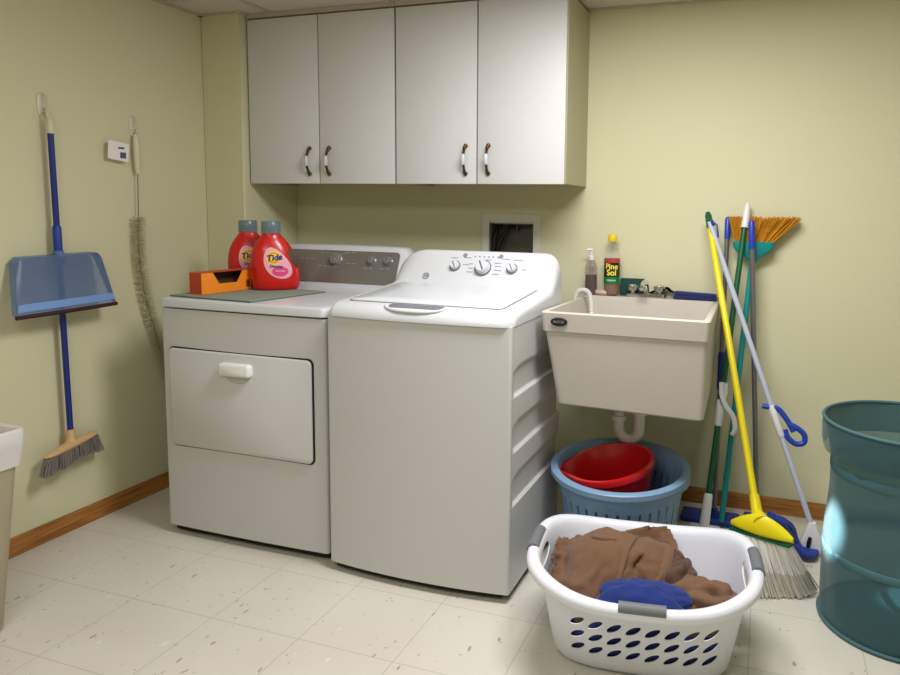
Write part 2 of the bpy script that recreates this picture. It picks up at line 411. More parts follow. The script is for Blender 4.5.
def side(u, v):   # embossed right side of the washer
    y = lerp(-1.047, WB, u); z = lerp(.032, .912, v); dep = 0
    for a, b in recs:
        fr = sm((y+1.040)/.025); zt = b-.014*(1-sm((y+1.04)/.07))
        if a-.002 < z < zt: dep = max(dep, fr*min(1, max(0, (z-a+.002)/.005))*sm((zt-z)/.03))
    return Vector((WX1-.012*dep, y, z))
bm = NB(); grid(bm, 40, 260, side)
obj('side_panel', bm, m_white, ws, True, 50)
# top cover, one moulding that runs up into the console
st = [(-1.073, .911, 0), (-1.073, .922, 0), (-1.062, .939, 0), (-1.048, .951, 0), (-1.030, .957, 0), (-.95, .963, 0), (-.85, .970, 0), (-.74, .978, 0), (-.672, .983, .0), (-.648, .988, .1), (-.630, .999, .3), (-.615, .020+1.0, .5), (-.600, 1.043, .7), (-.580, 1.074, .85), (-.562, 1.101, .95), (-.553, 1.110, 1), (-.543, 1.114, 1), (-.532, 1.112, 1), (-.522, 1.100, 1), (-.517, 1.05, 1), (-.517, .95, 1), (-.517, .912, 1)]
rings = []
for i, (y, zt, c_) in enumerate(st):
    z0 = .911; hgt = max(zt-z0, .0005)
    rx = lerp(.035, .135, c_); rz = min(hgt*.8, lerp(.028, .115, c_)); rx2 = lerp(.035, .060, c_); rz2 = min(hgt*.8, lerp(.028, .080, c_)); ins = .004 if i < 2 else 0
    x0, x1 = WX0-.001+ins*0, WX1+.002
    row = [Vector((x0, y, z0))]
    bow = lambda x: -.022*(1-((2*x-WX0-WX1)/(WX1-WX0))**2)*sm((-.95-y)/.1)
    ee = 2/2.3
    for k in range(11):
        a = PI/2*k/10; row.append(Vector((x0+rx*(1-math.cos(a)**ee), y, zt-rz*(1-math.sin(a)**ee))))
    for k in range(1, 16): row.append(Vector((lerp(x0+rx, x1-rx2, k/16), y, zt)))
    for k in range(10, -1, -1):
        a = PI/2*k/10; row.append(Vector((x1-rx2*(1-math.cos(a)**ee), y, zt-rz2*(1-math.sin(a)**ee))))
    row.append(Vector((x1, y, z0)))
    for p in row:
        p.y += bow(p.x)
        if i < 5:   # round the front corners in plan
            d_ = min(p.x-x0, x1-p.x); p.y += .030*max(0, 1-d_/.03)**2
    rings.append(row)
bm = NB(); loft(bm, rings)
top = obj('top_cover', bm, m_enamel, ws, True, 60)
def deck(y): return lerp(.9575, .983, (y+1.03)/.36)
LX0, LX1 = 1.200, 1.762
def lidf(o_, dz): return [Vector((1.481+a*(1-o_), -.835+b*(1-o_*1.2), deck(-.835+b*(1-o_*1.2))+dz+.004*(1-(a*(1-o_)/.281)**2))) for a, b in rrect(LX1-LX0, .365, .02)]
bm = NB(); loft(bm, [[Vector((1.481+a*1.012, -.835+b*1.018, deck(-.835+b)+dz)) for a, b in rrect(LX1-LX0, .365, .022)] for dz in (-.004, .0022)])
obj('lid_seam', bm, m_grip, ws, True)
bm = NB(); loft(bm, [lidf(0, -.008), lidf(0, .003), lidf(.010, .006), lidf(.3, .006), lidf(.7, .006)])
lid = obj('lid', bm, m_enamel, ws, True, 50)
bm = NB(); loft(bm, [[Vector((1.478+a, -1.052+b-.004, z+b*.4)) for a, b in rrect(w_, h_, .010)] for z, w_, h_ in ((.948, .205, .024), (.9575, .20, .022))])
obj('lid_handle', bm, m_grip, lid, True, label='grey finger recess')
bm = NB(); tube(bm, cat0([(1.368, -1.062, .955), (1.385, -1.074, .949), (1.42, -1.083, .945), (1.478, -1.086, .944), (1.53, -1.082, .945), (1.565, -1.073, .949), (1.585, -1.060, .955)], 5), .0055, 8)
obj('lid_lip', bm, m_enamel, lid, True)
wt = Vector((0, .038, .058)).normalized(); wn = Vector((0, -wt.z, wt.y))
RF = Matrix(((1, 0, 0, 0), (0, wt.y, -wt.z, 0), (0, wt.z, wt.y, 0), (0, 0, 0, 1)))
def wface(x, z, off=0):
    t = (z-1.043)/(1.101-1.043); return Vector((x, lerp(-.600, -.562, t), z)) + wn*off
knob(ws, wface(1.404, 1.055, 0), .0175, .020, m_enamel, m_greymet, wn)
knob(ws, wface(1.522, 1.052, 0), .027, .026, m_enamel, m_greymet, wn)
knob(ws, wface(1.641, 1.053, 0), .0175, .020, m_enamel, m_greymet, wn)
q = wn.to_track_quat('Z', 'Y').to_matrix().to_4x4()
for x, z, r in ((1.404, 1.055, .0208), (1.522, 1.052, .032), (1.641, 1.053, .0208)):
    obj('dial_ring', lathe(NB(), [(r*1.05, .0), (r*1.05, .006), (r*.98, .009), (r*.86, .0)], 28, wface(x, z, 0), q, cap=False), m_greymet, ws, True)
m_ink = mat('purple_grey_print', (130, 130, 156), .5)
bm = NB()
def dash(x, z, w_, h_=.0022): x += .018; box(bm, -w_/2, w_/2, -h_/2, h_/2, 0, .0008, 0, 1, Matrix.Translation(wface(x, z, .0006)) @ RF)
for k in range(6): dash(1.46+k*.019, 1.094, .006, .005)
for x, z, w_ in ((1.375, 1.086, .03), (1.43, 1.062, .028), (1.45, 1.066, .018), (1.45, 1.036, .022), (1.452, 1.050, .018), (1.56, 1.072, .028), (1.563, 1.060, .024), (1.566, 1.046, .03), (1.56, 1.032, .026), (1.64, 1.086, .04), (1.67, 1.052, .02), (1.43, 1.088, .03), (1.59, 1.088, .03), (1.52, 1.083, .02)):
    dash(x, z, w_)
obj('panel_print', bm, m_ink, ws, True, 0)
for x in (1.435, 1.585): obj('badge_dot', lathe(NB(), [(.009, 0), (.009, .0012)], 20, wface(x, 1.097, .0002), q), m_ink, ws, True)
lg = obj('logo', lathe(NB(), [(.013, 0), (.013, .0015), (.0115, .0015), (.0115, 0)], 24, wface(1.292, 1.014, .003), q, cap=False), m_greymet, ws, True)
t_ = text_bm('GE', .014, .0004); t_.transform(Matrix.Translation(wface(1.292, 1.014, .003)) @ RF); obj('logo_text', t_, m_greymet, lg, True)
ws.location.x -= .012; dr.location.x -= .015; dr.location.y += .015
# ------------------------------------------------------------------ laundry box in the wall
wb = thing('washer_outlet_box', 'white recessed washer outlet box in the wall behind the washer', 'outlet box', (1.406, 0, 1.03))
bm = NB(); ring_panel(bm, 1.406, 1.115, .288, .284, .006, .034, -.008, .0)
obj('frame', bm, mat('box_plastic', (216, 217, 206), .5), wb, True, 30)
bm = NB(); x0, x1, z0, z1 = HX0+.002, HX1-.002, HZ0+.002, HZ1-.002
box(bm, x0, x1, .075, .08, z0, z1); box(bm, x0, x0+.004, 0, .075, z0, z1); box(bm, x1-.004, x1, 0, .075, z0, z1); box(bm, x0, x1, 0, .075, z0, z0+.004); box(bm, x0, x1, 0, .075, z1-.004, z1)
obj('recess', bm, mat('box_inside', (110, 108, 100), .7), wb, True, 0)
bm = NB(); tube(bm, [(1.325, .045, 1.20), (1.322, .03, 1.18), (1.316, .015, 1.14), (1.308, .01, 1.05), (1.306, .01, 1.04)], .011, 10); tube(bm, [(1.385, .045, 1.205), (1.375, .03, 1.185), (1.355, .02, 1.15), (1.335, .015, 1.10), (1.322, .01, 1.04)], .010, 10)
obj('supply_hose', bm, m_black, wb, True)
bm = NB(); tube(bm, [(1.315, .04, 1.200), (1.345, .03, 1.203)], .009, 10); tube(bm, [(1.395, .04, 1.200), (1.425, .025, 1.192)], .010, 10); tube(bm, [(1.425, .025, 1.205), (1.425, .025, 1.180)], .008, 10)
obj('valve', bm, m_brass, wb, True)
# ------------------------------------------------------------------ mat, tissue box and bottles on the dryer
ZD = .928
bm = NB(); quad = [(.378, -1.0), (.785, -1.03), (.835, -.64), (.44, -.60)]
loft(bm, [[Vector((a, b, z)) for a, b in quad] for z in (ZD, ZD+.006)]); bmesh.ops.bevel(bm, geom=bm.edges[:], offset=.003, segments=2, affect='EDGES')
mt = obj('drying_mat', bm, mat('grey_green_felt', (140, 150, 138), .95, bump=.8, bscale=500, var=.08, vscale=120), None)
tag(mt, 'flat grey-green mat lying on the dryer top under the bottles', 'mat')
ZM = ZD+.0065
m_orange = mat('orange_card', (246, 142, 36), .5, var=.12, vscale=14)
m_redcard = mat('red_orange_card', (190, 70, 28), .55)
bxt = thing('dryer_sheet_box', 'open orange cardboard box of dryer sheets on the grey-green mat', 'box', (.481, -.836, ZM), -.10)
L, Wd, Hh, t_ = .245, .066, .082, .002     # long side runs along y, front face looks to +x
bm = NB()
box(bm, -Wd/2, Wd/2, -L/2, L/2, 0, t_)
box(bm, -Wd/2, -Wd/2+t_, -L/2, L/2, t_, Hh)
obj('carton', bm, m_orange, bxt, smooth=0)
bm = NB()  # front panel with the trapezoid cut out of its top edge
fp = [(-L/2, 0), (L/2, 0), (L/2, Hh), (L*.32, Hh), (L*.20, Hh*.45), (-L*.16, Hh*.45), (-L*.28, Hh), (-L/2, Hh)]
loft(bm, [[Vector((x, a, b)) for a, b in fp] for x in (Wd/2-t_, Wd/2)])
obj('front_panel', bm, m_orange, bxt, smooth=0)
obj('end_panel', box(NB(), -Wd/2+t_, Wd/2-t_, -L/2, -L/2+t_, t_, Hh), m_redcard, bxt, smooth=0, label='darker red-orange end panel')
obj('end_panel', box(NB(), -Wd/2+t_, Wd/2-t_, L/2-t_, L/2, t_, Hh), m_redcard, bxt, smooth=0, label='darker red-orange end panel')
bm = NB(); tp = [(Wd/2, -L/2), (Wd/2, -L*.28), (Wd*.12, -L*.2), (Wd*.12, L*.2), (Wd/2, L*.32), (Wd/2, L/2), (-Wd/2, L/2), (-Wd/2, -L/2)]
tp = [(Wd/2, -L/2), (Wd/2, -L*.28), (Wd*.42, -L*.26), (Wd*.42, L*.30), (Wd/2, L*.32), (Wd/2, L/2), (-Wd/2, L/2), (-Wd/2, -L/2)]
loft(bm, [[Vector((a, b, z)) for a, b in tp] for z in (Hh, Hh+.002)]); obj('top_flap', bm, m_redcard, bxt, smooth=0, label='darker red-orange top')
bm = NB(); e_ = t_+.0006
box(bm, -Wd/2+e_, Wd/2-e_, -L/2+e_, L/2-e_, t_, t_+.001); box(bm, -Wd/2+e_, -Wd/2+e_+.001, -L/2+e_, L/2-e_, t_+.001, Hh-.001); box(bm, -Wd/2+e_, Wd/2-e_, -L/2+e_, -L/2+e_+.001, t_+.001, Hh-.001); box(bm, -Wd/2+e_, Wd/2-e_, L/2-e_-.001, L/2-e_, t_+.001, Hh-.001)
obj('inner_shade', bm, mat('inner_shade_brown', (84, 58, 38), .9), bxt, smooth=0, label='dark brown sheets standing for the shade inside the carton')  # shade inside the opening, put into the dark brown of these sheets
obj('dryer_sheets', box(NB(), -Wd/2+.006, Wd/2-.012, -L/2+.01, L/2-.01, t_, Hh*.22, .003, 1), mat('sheet_white', (225, 220, 212), .9), bxt)
obj('printed_mark', box(NB(), Wd/2, Wd/2+.0006, L*.39, L*.47, .012, .042), mat('brown_print', (120, 60, 30), .6), bxt, smooth=0)
BT = [(0, .080, .050), (.006, .090, .058), (.03, .096, .063), (.09, .096, .062), (.13, .090, .058), (.165, .079, .052), (.195, .062, .044), (.215, .046, .036), (.228, .036, .032), (.236, .033, .033)]
def bsurf(x, z):
    a, b = interp(BT, z); k = max(0, 1-abs(x/a)**2.4); return -b*k**(1/2.4)
m_capgrey = mat('smoky_cap', (112, 140, 146), .2, alpha=.55)
m_pink = mat('label_pink', (240, 170, 190), .45); m_hot = mat('label_magenta', (225, 70, 130), .45); m_org = mat('label_orange', (240, 140, 30), .45)
m_yel2 = mat('label_yellow', (250, 215, 60), .45); m_ltx = mat('label_blue', (28, 40, 120), .45); m_lw = mat('label_white', (244, 236, 240), .45)
def detergent(loc, rz, label):
    t = thing('detergent_bottle', label, 'detergent bottle', loc, rz, 'red detergent jugs on the dryer')
    bm = NB(); rings = []
    for z, a, b in [(z, *interp(BT, z)) for z in [0, .004, .01, .02, .04, .06, .08, .10, .12, .14, .155, .17, .18, .19, .2, .207, .215, .222, .228, .236]]:
        ring = []
        for k in range(48):
            th = 2*PI*k/48; c, s = math.cos(th), math.sin(th)
            ring.append(Vector((math.copysign(abs(c)**(2/2.4), c)*a-.016*sm(z/.25), math.copysign(abs(s)**(2/2.4), s)*b, z)))
        rings.append(ring)
    # shift tops back a little so that the handle shoulder is fuller on the right
    loft(bm, rings); body = obj('bottle', bm, m_tidered, t)
    cut = NB()
    ov = []
    for k in range(28):
        a = 2*PI*k/28; px = .0135*math.cos(a); pz = .044*math.sin(a); c, s = math.cos(.42), math.sin(.42)
        ov.append((.066+px*c+pz*-s, .128+pz*c+px*s))
    loft(cut, [[Vector((a, y, b)) for a, b in ov] for y in (-.1, .1)])
    cut.transform(Matrix.Identity(4))
    pr = body.parent; boolean_cut(body, cut)
    n_off = .012*.5
    def onface(p, off): return Vector((p.x, bsurf(p.x+.016*sm(p.z/.25), max(0, min(.23, p.z)))-off, p.z))
    # neck, spout and cap
    obj('spout', lathe(NB(), [(.012, .236), (.016, .262), (.012, .268)], 20, (-.016, 0, 0)), m_hot, t)
    obj('cap', lathe(NB(), [(.038, .230), (.039, .236), (.038, .278), (.036, .281), (.034, .281), (.034, .240)], 32, (-.016, 0, 0), cap=False), m_capgrey, t, label='smoky translucent cap')
    # label : pointed oval, pink with lighter middle
    def patch(f, m, off, name, par):
        b_ = NB(); c0 = b_.verts.new(onface(f(0, 0), off)); prev = None; rs = []
        for j in range(1, 5):
            rs.append([b_.verts.new(onface(f(j/4, 2*PI*k/36), off)) for k in range(36)])
        for k in range(36): b_.faces.new([c0, rs[0][k], rs[0][(k+1) % 36]])
        for A, B in zip(rs, rs[1:]):
            for k in range(36): b_.faces.new([A[k], B[k], B[(k+1) % 36], A[(k+1) % 36]])
        return obj(name, b_, m, par)
    def egg(r, th):
        x = .050*r*math.cos(th); z = .064*r*math.sin(th); return Vector((.000+x*(1-.25*r*math.sin(th))-z*.34, 0, .112+z))
    lb = patch(egg, m_pink, .0012, 'label', t)
    cir = lambda cx, cz, R: (lambda r, th: Vector((cx+R*r*math.cos(th), 0, cz+R*r*math.sin(th))))
    patch(lambda r, th: Vector((.012+.032*r*math.cos(th), 0, .078+.020*r*math.sin(th))), m_hot, .0018, 'label_band', lb)
    patch(cir(-.012, .134, .029), m_yel2, .0022, 'label_ring', lb)
    patch(cir(-.012, .134, .023), m_org, .0027, 'label_ring', lb)
    patch(cir(-.012, .134, .016), m_yel2, .0032, 'label_ring', lb)
    def txt(s, size, cx, cz, m, bold, sh, rot=0, off=.0042):
        b_ = text_bm(s, size, .0003, bold=bold, shear=sh)
        b_.transform(Matrix.Rotation(rot, 4, 'Z'))
        bmesh.ops.subdivide_edges(b_, edges=[e for e in b_.edges if e.calc_length() > .006], cuts=2)
        mapv(b_, lambda p: onface(Vector((cx+p.x, 0, cz+p.y)), off+p.z)); obj('label_text', b_, m, lb)
    txt('Tide', .033, -.011, .134, m_ltx, .0012, .25, .12)
    txt('Downy', .017, -.004, .099, m_ltx, .0004, .2, -.05, .003)
    txt('APRIL FRESH', .007, .012, .080, m_lw, .0001, 0, -.05, .003)
    return t
detergent((.612, -.668, ZM), .74, 'red detergent jug with its round logo label in full view, in front on the mat')
detergent((.440, -.602, ZM), .62, 'red detergent jug half hidden behind the other jug and the orange box')
# ------------------------------------------------------------------ utility sink
SX0, SX1, SZ = 1.752, 2.367, .903
sk = thing('utility_sink', 'cream plastic laundry tub sink fixed to the back wall right of the washer', 'sink', (2.1, -.42, 0))
SL = SZ+.0065
def zr(y): return SZ+.003-.037*y      # the rim tilts a little up to the front
def rect(x0, x1, y0, y1, z, r=.012, tilt=1):
    out = []
    for a, b in rrect(x1-x0, y1-y0, r, 4):
        x = (x0+x1)/2+a; y = (y0+y1)/2+b; out.append(Vector((x+(.024 if x > 2.1 else .036)*(-y/.85), y, z+(zr(y)-SZ)*tilt-(.010*(x-1.9)/.5 if tilt < 1 else 0))))
    return out
SX0, SX1 = 1.790, 2.362; FY = -.850
AP = .066
bm = NB()
loft(bm, [rect(SX0+.075, SX1-.055, FY+.06, -.145, SZ-.27, .03), rect(SX0+.028, SX1-.028, FY+.028, -.108, SZ-.03, .025), rect(SX0+.020, SX1-.020, FY+.020, -.100, SZ, .02),
          rect(SX0+.003, SX1-.003, FY+.003, -.001, SZ, .012), rect(SX0, SX1, FY, -.0005, SZ-.004, .014), rect(SX0+.006, SX1-.004, FY+.006, -.0005, SZ-AP, .014),
          rect(SX0+.014, SX1-.009, FY+.013, -.0005, SZ-AP-.004, .014), rect(1.842, SX1-.012, FY+.045, -.06, .598, .02, .5), rect(1.850, SX1-.020, FY+.053, -.068, .592, .02, .5)])
obj('basin', bm, m_tub, sk, True, 30)
BQ = Matrix.Translation((1.892, -.8505, .905)) @ Matrix.Rotation(PI/2+.06, 4, 'X')
bm = NB(); lathe(bm, [(.029, -.002), (.029, .0025), (.024, .004)], 40, (0, 0, 0), None, 1.0, .50); bm.transform(BQ)
bd = obj('badge', bm, m_black, sk, True, label='black oval maker badge')
t_ = text_bm('MUSTEE', .011, .0003, bold=.0002); t_.transform(BQ @ Matrix.Translation((0, 0, .004))); obj('badge_text', t_, m_silver, bd, True)
tx, ty, R_ = 2.107, -.45, .040
bm = NB(); lathe(bm, [(.024, .615), (.024, .57), (.020, .56), (.020, .46)], 20, (tx, ty, 0)); lathe(bm, [(.028, .520), (.028, .500)], 20, (tx, ty, 0))
tube(bm, [(tx, ty, .47)] + [(tx-R_+R_*math.cos(a), ty, .440-R_*math.sin(a)) for a in [PI*k/10 for k in range(11)]] + [(tx-2*R_, ty, .49), (tx-2*R_-.002, ty+.02, .515), (tx-2*R_, ty+.08, .52), (tx-2*R_, -.002, .525)], .020, 16)
lathe(bm, [(.028, .470), (.028, .490)], 20, (tx-2*R_, ty, 0))
obj('drain_trap', bm, m_plastic_w, sk, True, label='white plastic drain trap')
fa = thing('faucet', 'chrome two-handle faucet on the back ledge of the sink', 'faucet', (2.052, -.055, SL))
bm = NB(); loft(bm, [[Vector((a, b, z)) for a, b in rrect(.175-o_, .055-o_, .02)] for z, o_ in ((0, 0), (.012, 0), (.016, .008))]); obj('base_plate', bm, m_chrome, fa)
for s in (-1, 1):
    obj('knob', lathe(NB(), [(.012, .014), (.012, .024), (.023, .028), (.026, .042), (.024, .05), (.015, .054), (.004, .055)], 18, (s*.058, 0, 0)), m_chrome, fa)
bm = NB(); tube(bm, [(0, 0, .014), (0, 0, .045), (0, -.015, .062), (0, -.06, .068), (0, -.10, .060), (0, -.115, .045)], [.014, .013, .012, .011, .011, .011], 14); obj('spout', bm, m_chrome, fa)
sp = thing('soap_dispenser', 'clear pump bottle of brown soap at the left end of the sink ledge', 'soap bottle', (1.806, -.055, SL))
obj('bottle', lathe(NB(), [(.02, 0), (.026, .004), (.026, .12), (.02, .14), (.011, .148), (.011, .155)], 28, exp=3), mat('smoky_clear', (150, 130, 130), .12, alpha=.28), sp)
obj('liquid', lathe(NB(), [(.018, .003), (.024, .006), (.024, .085), (.022, .087)], 28, exp=3), mat('brown_liquid', (58, 30, 28), .2), sp)
bm = NB(); lathe(bm, [(.013, .152), (.013, .168), (.005, .172), (.004, .195)], 16); tube(bm, [(.003, 0, .197), (-.008, -.004, .199), (-.022, -.01, .196)], [.006, .006, .004], 10); obj('pump', bm, m_plastic_w, sp)
pn = thing('cleaner_bottle', 'cleaner bottle with yellow cap and black and green label on the sink ledge', 'bottle', (1.898, -.052, SL), .12)
PB = [(.024, 0), (.033, .006), (.034, .02), (.033, .03), (.034, .04), (.034, .165), (.030, .185), (.02, .212), (.016, .225), (.015, .240), (.015, .245)]
obj('bottle', lathe(NB(), PB, 32), mat('clear_plastic', (225, 228, 215), .08, alpha=.14), pn)
obj('liquid', lathe(NB(), [(.022, .002), (.0315, .008), (.0325, .02), (.0315, .03), (.0325, .04), (.0325, .158), (.03, .159)], 32), mat('amber_liquid', (118, 54, 8), .2), pn)
obj('cap', lathe(NB(), [(.019, .238), (.0195, .243), (.0195, .262), (.017, .266)], 24), mat('cap_yellow', (238, 205, 20), .4), pn, label='yellow screw cap')
def band(z0, z1, m, r, name='label', par=None): return obj(name, lathe(NB(), [(r, z0), (r, z1)], 32, cap=False), m, par or pn)
lb = band(.052, .162, mat('label_black', (20, 28, 20), .4), .0345)
band(.145, .162, mat('label_red', (190, 60, 60), .4), .0349, 'label_band', lb); band(.052, .083, mat('label_green', (24, 120, 60), .4), .0349, 'label_band', lb)
def cyl_text(s, size, z, m, par, bold=.0008, r=.0353, rot=0):
    b_ = text_bm(s, size, .0002, bold=bold); bmesh.ops.subdivide_edges(b_, edges=[e for e in b_.edges if e.calc_length() > .005], cuts=2)
    mapv(b_, lambda p: Vector(((r+p.z)*math.sin(p.x/r+rot), -(r+p.z)*math.cos(p.x/r+rot), z+p.y))); obj('label_text', b_, m, par)
m_lty = mat('label_text_yellow', (252, 232, 90), .4)
cyl_text('Pine', .034, .128, m_lty, lb, rot=.05); cyl_text('Sol', .036, .101, m_lty, lb, .001, rot=.05); cyl_text('ORIGINAL', .009, .068, m_lw, lb, .0002, rot=.05)
sb = NB(); lathe(sb, [(.02, 0), (.036, .004), (.04, .012), (.034, .02), (.01, .023)], 24, (0, 0, 0), sx=1, sy=.6, exp=2.6)
o = obj('soap_bar', sb, mat('pink_soap', (205, 178, 166), .5), None); o.location = (1.857, -.055, SL); o.rotation_euler = (0, 0, -.3)
tag(o, 'small worn pinkish bar of soap between the pump bottle and the cleaner bottle', 'soap')
o = obj('scouring_pad', box(NB(), -.052, .052, -.014, .014, 0, .075, .004, 2), mat('dark_green_pad', (28, 66, 62), .9, bump=1, bscale=300), None)
o.location = (1.985, -.022, SL); o.rotation_euler = (0, 0, .05); tag(o, 'dark green scouring pad standing against the wall behind the faucet', 'pad')
bm = NB()
def rag(u, v):
    x = lerp(-.08, .07, u); y = lerp(-.022, .022, v); h = .012+.034*math.exp(-((u-.55)/.28)**2)*(1-.5*v)+.012*noise.noise(Vector((u*5, v*3, 2)))
    return Vector((x, y, h))
grid(bm, 24, 8, rag); bmesh.ops.solidify(bm, geom=bm.faces[:], thickness=.008)
o = obj('dark_rag', bm, mat('black_cloth', (40, 42, 38), .95, bump=.8, bscale=400), None); o.location = (2.125, -.024, SL+.002)
tag(o, 'dark crumpled rag peaked up beside the faucet, left of the blue cloth', 'rag')
bm = NB()
for k, (w_, z0) in enumerate(((.182, 0), (.176, .014))):
    box(bm, -w_/2, w_/2, -.036, .034, z0, z0+.0155, .007, 3)
mapv(bm, lambda p: Vector((p.x, p.y, p.z+(.005*math.sin(p.x*40)+.004*math.sin(p.y*90+p.x*30))*(p.z/.03))))
o = obj('folded_cloth', bm, mat('navy_cloth', (28, 36, 96), .95, bump=.9, bscale=350, sheen=.4), None); o.location = (2.262, -.05, SL+.001)
tag(o, 'folded dark blue cloth at the right end of the sink ledge', 'cloth')
# washer drain hose hooked over the tub
bm = NB()
hp = [(1.783, -.25, .70), (1.783, -.25, .82), (1.785, -.245, .905), (1.797, -.24, .938), (1.820, -.24, .946), (1.843, -.245, .936), (1.856, -.255, .905), (1.862, -.262, .86), (1.868, -.268, .79)]
pp = cat(hp, 14); tube(bm, pp, [.0100+.0018*(i % 2) for i in range(len(pp))], 12)
o = obj('drain_hose', bm, mat('hose_white', (214, 212, 206), .5), None); tag(o, 'pale ribbed drain hose hooked over the left rim of the sink', 'hose')
# ------------------------------------------------------------------ two nested blue baskets, red pail
def round_basket(zt, R, Rb, z0, label, tilt=0):
    c = Vector((2.070, -.606, 0)); t = thing('round_laundry_basket', label, 'basket', (c.x, c.y, z0), 0, 'nested blue baskets under the sink')
    h = zt-z0; bm = NB(); n = 64
    pr = [(Rb-.006, .006), (R-.030, h-.006), (R-.024, h), (R-.006, h), (R, h-.005), (R, h-.022), (R-.004, h-.026), (R-.014, h-.026), (R-.022, h-.028), (Rb, 0)]
    lathe(bm, pr, n); b = obj('tub_wall', bm, m_greyblue, t)
    cut = NB()
    for k in range(36):
        a = 2*PI*k/36
        for zz in (.62, .34):
            rm = lerp(Rb, R-.02, zz)
            box(cut, rm-.04, rm+.04, -.0045, .0045, h*zz-.035, h*zz+.035, 0, 1, Matrix.Rotation(a, 4, 'Z'))
    boolean_cut2(b, cut); t.rotation_euler.x = tilt; return t
def boolean_cut2(target, cutter):   # cutter in the target's own frame
    boolean_cut(target, cutter)
round_basket(.332, .250, .185, 0, 'outer of two nested blue-grey round baskets, standing on the floor')
round_basket(.362, .252, .172, .036, 'inner blue-grey round basket with the red pail in it, set inside the other', .075)
rp = thing('red_pail', 'glossy red pail with a pouring lip lying inside the blue-grey baskets', 'pail', (2.080, -.600, .185))
bm = NB(); rings = []
for r, z, k in ((.10, .0, 0), (.118, .0, 0), (.150, .17, .6), (.156, .176, .8), (.165, .178, 1), (.166, .172, 1), (.152, .168, .7)):
    pass
prof2 = [(.001, .006, 0), (.110, .006, 0), (.148, .175, .9), (.151, .182, 1), (.163, .182, 1), (.165, .174, 1), (.165, .160, 1), (.156, .158, .9), (.116, 0, 0), (.001, 0, 0)]
for r, z, k in prof2:
    ring = []
    for j in range(56):
        a = 2*PI*j/56; lip = math.exp(-((a-PI*1.08)/.32)**2)*.035*k
        ring.append(Vector(((r+lip)*math.cos(a), (r+lip*.6)*math.sin(a), z+lip*.15)))
    rings.append(ring)
loft(bm, rings, False); bm.transform(Matrix.Translation((-.02, 0, .0)) @ Matrix.Rotation(-.17, 4, 'Y') @ Matrix.Rotation(.13, 4, 'X'))
obj('pail_body', bm, m_red, rp)
# ------------------------------------------------------------------ white laundry basket
m_bask = mat('basket_white', (224, 226, 236), .35)
lbk = thing('laundry_basket', 'white oval-holed laundry basket with grey handles, full of clothes', 'laundry basket', (2.245, -1.148, 0), .13)
A0, B0, A1, B1 = .246, .126, .297, .238
def HB(a): return .312-.040*abs(math.sin(a))**3
def bring(t, off, zoff=0, n=96):
    out = []
    for k in range(n):
        a = 2*PI*k/n; c, s = math.cos(a), math.sin(a); e = 2/3.0
        tt = t**.85
        x = math.copysign(abs(c)**e, c)*(lerp(A0, A1, tt)+off); y = math.copysign(abs(s)**e, s)*(lerp(B0, B1, tt)+off)
        out.append(Vector((x, y, t*HB(a)+zoff)))
    return out
bm = NB(); th = .0035
loft(bm, [bring(0, -.03-th, .005), bring(.02, -.006-th, .004), bring(.06, -th, 0)] + [bring(k/16, -th) for k in range(2, 16)] + [bring(.985, -th+.003), bring(1, .006), bring(1, .020, .001), bring(1, .029, -.005), bring(1, .032, -.014), bring(1, .030, -.026), bring(1, .026, -.030), bring(1, .0225, -.026), bring(1, .020, -.012), bring(.96, .004, -.002)] + [bring(k/16, 0) for k in range(15, 1, -1)] + [bring(.06, 0), bring(.015, -.006, -.001), bring(0, -.03)])
bk = obj('basket_wall', bm, m_bask, lbk)
cut = NB()
def oval(cut, cx, cz, w, h, slant, axis, span, lo, hi, n=16):
    pts = []
    for k in range(n):
        a = 2*PI*k/n; px = w*math.copysign(abs(math.cos(a))**.8, math.cos(a)); pz = h*math.sin(a); pts.append((cx+px+slant*pz, cz+pz+slant*.8*px))
    if axis == 'y': loft(cut, [[Vector((a, y, b)) for a, b in pts] for y in (lo, hi)])
    else: loft(cut, [[Vector((x, a, b)) for a, b in pts] for x in (lo, hi)])
for i in range(8):
    for j in range(3):
        cx_ = -.166+i*.0505
        for lo, hi in ((-.40, -.10),): oval(cut, cx_, .083+j*.047, .0185, .0155, .45, 'y', 0, lo, hi)
for i in range(3):
    for j in range(3):
        for lo, hi in ((-.45, -.18), (.18, .45)): oval(cut, -.052+i*.052, .075+j*.045, .0165, .0125, .4, 'x', 0, lo, hi)
for lo, hi in ((-.4, -.25), (.25, .4)): oval(cut, 0, .262, .064, .022, 0, 'x', 0, lo, hi, 24)
for lo, hi in ((-.4, -.15), (.15, .4)): oval(cut, 0, .228, .054, .012, 0, 'y', 0, lo, hi, 24)
boolean_cut(bk, cut)
for s in (-1, 1):
    bm = NB(); pts = []; rs = []
    for k in range(13):
        y = lerp(-.062, .062, k/12)
        a_ = math.asin(min(1, (abs(y)/(B1+.02))**1.5)); x = s*((abs(math.cos(a_))**(2/3))*(A1+.0165))
        pts.append((x, y, HB(a_)-.010)); 
    tube(bm, pts, .0185, 14); obj('side_grip', bm, m_grip, lbk, label='grey side grip')
    if s > 0: continue
    bm = NB(); pts = []
    for k in range(13):
        x = lerp(-.052, .068, k/12); a_ = PI/2-(abs(x)/(A1+.02))**1.5
        pts.append((x, s*((abs(math.sin(a_))**(2/3))*(B1+.0155)), HB(PI/2)-.003))
    tube(bm, pts, .0165, 14); obj('middle_grip', bm, m_grip, lbk, label='grey middle grip')
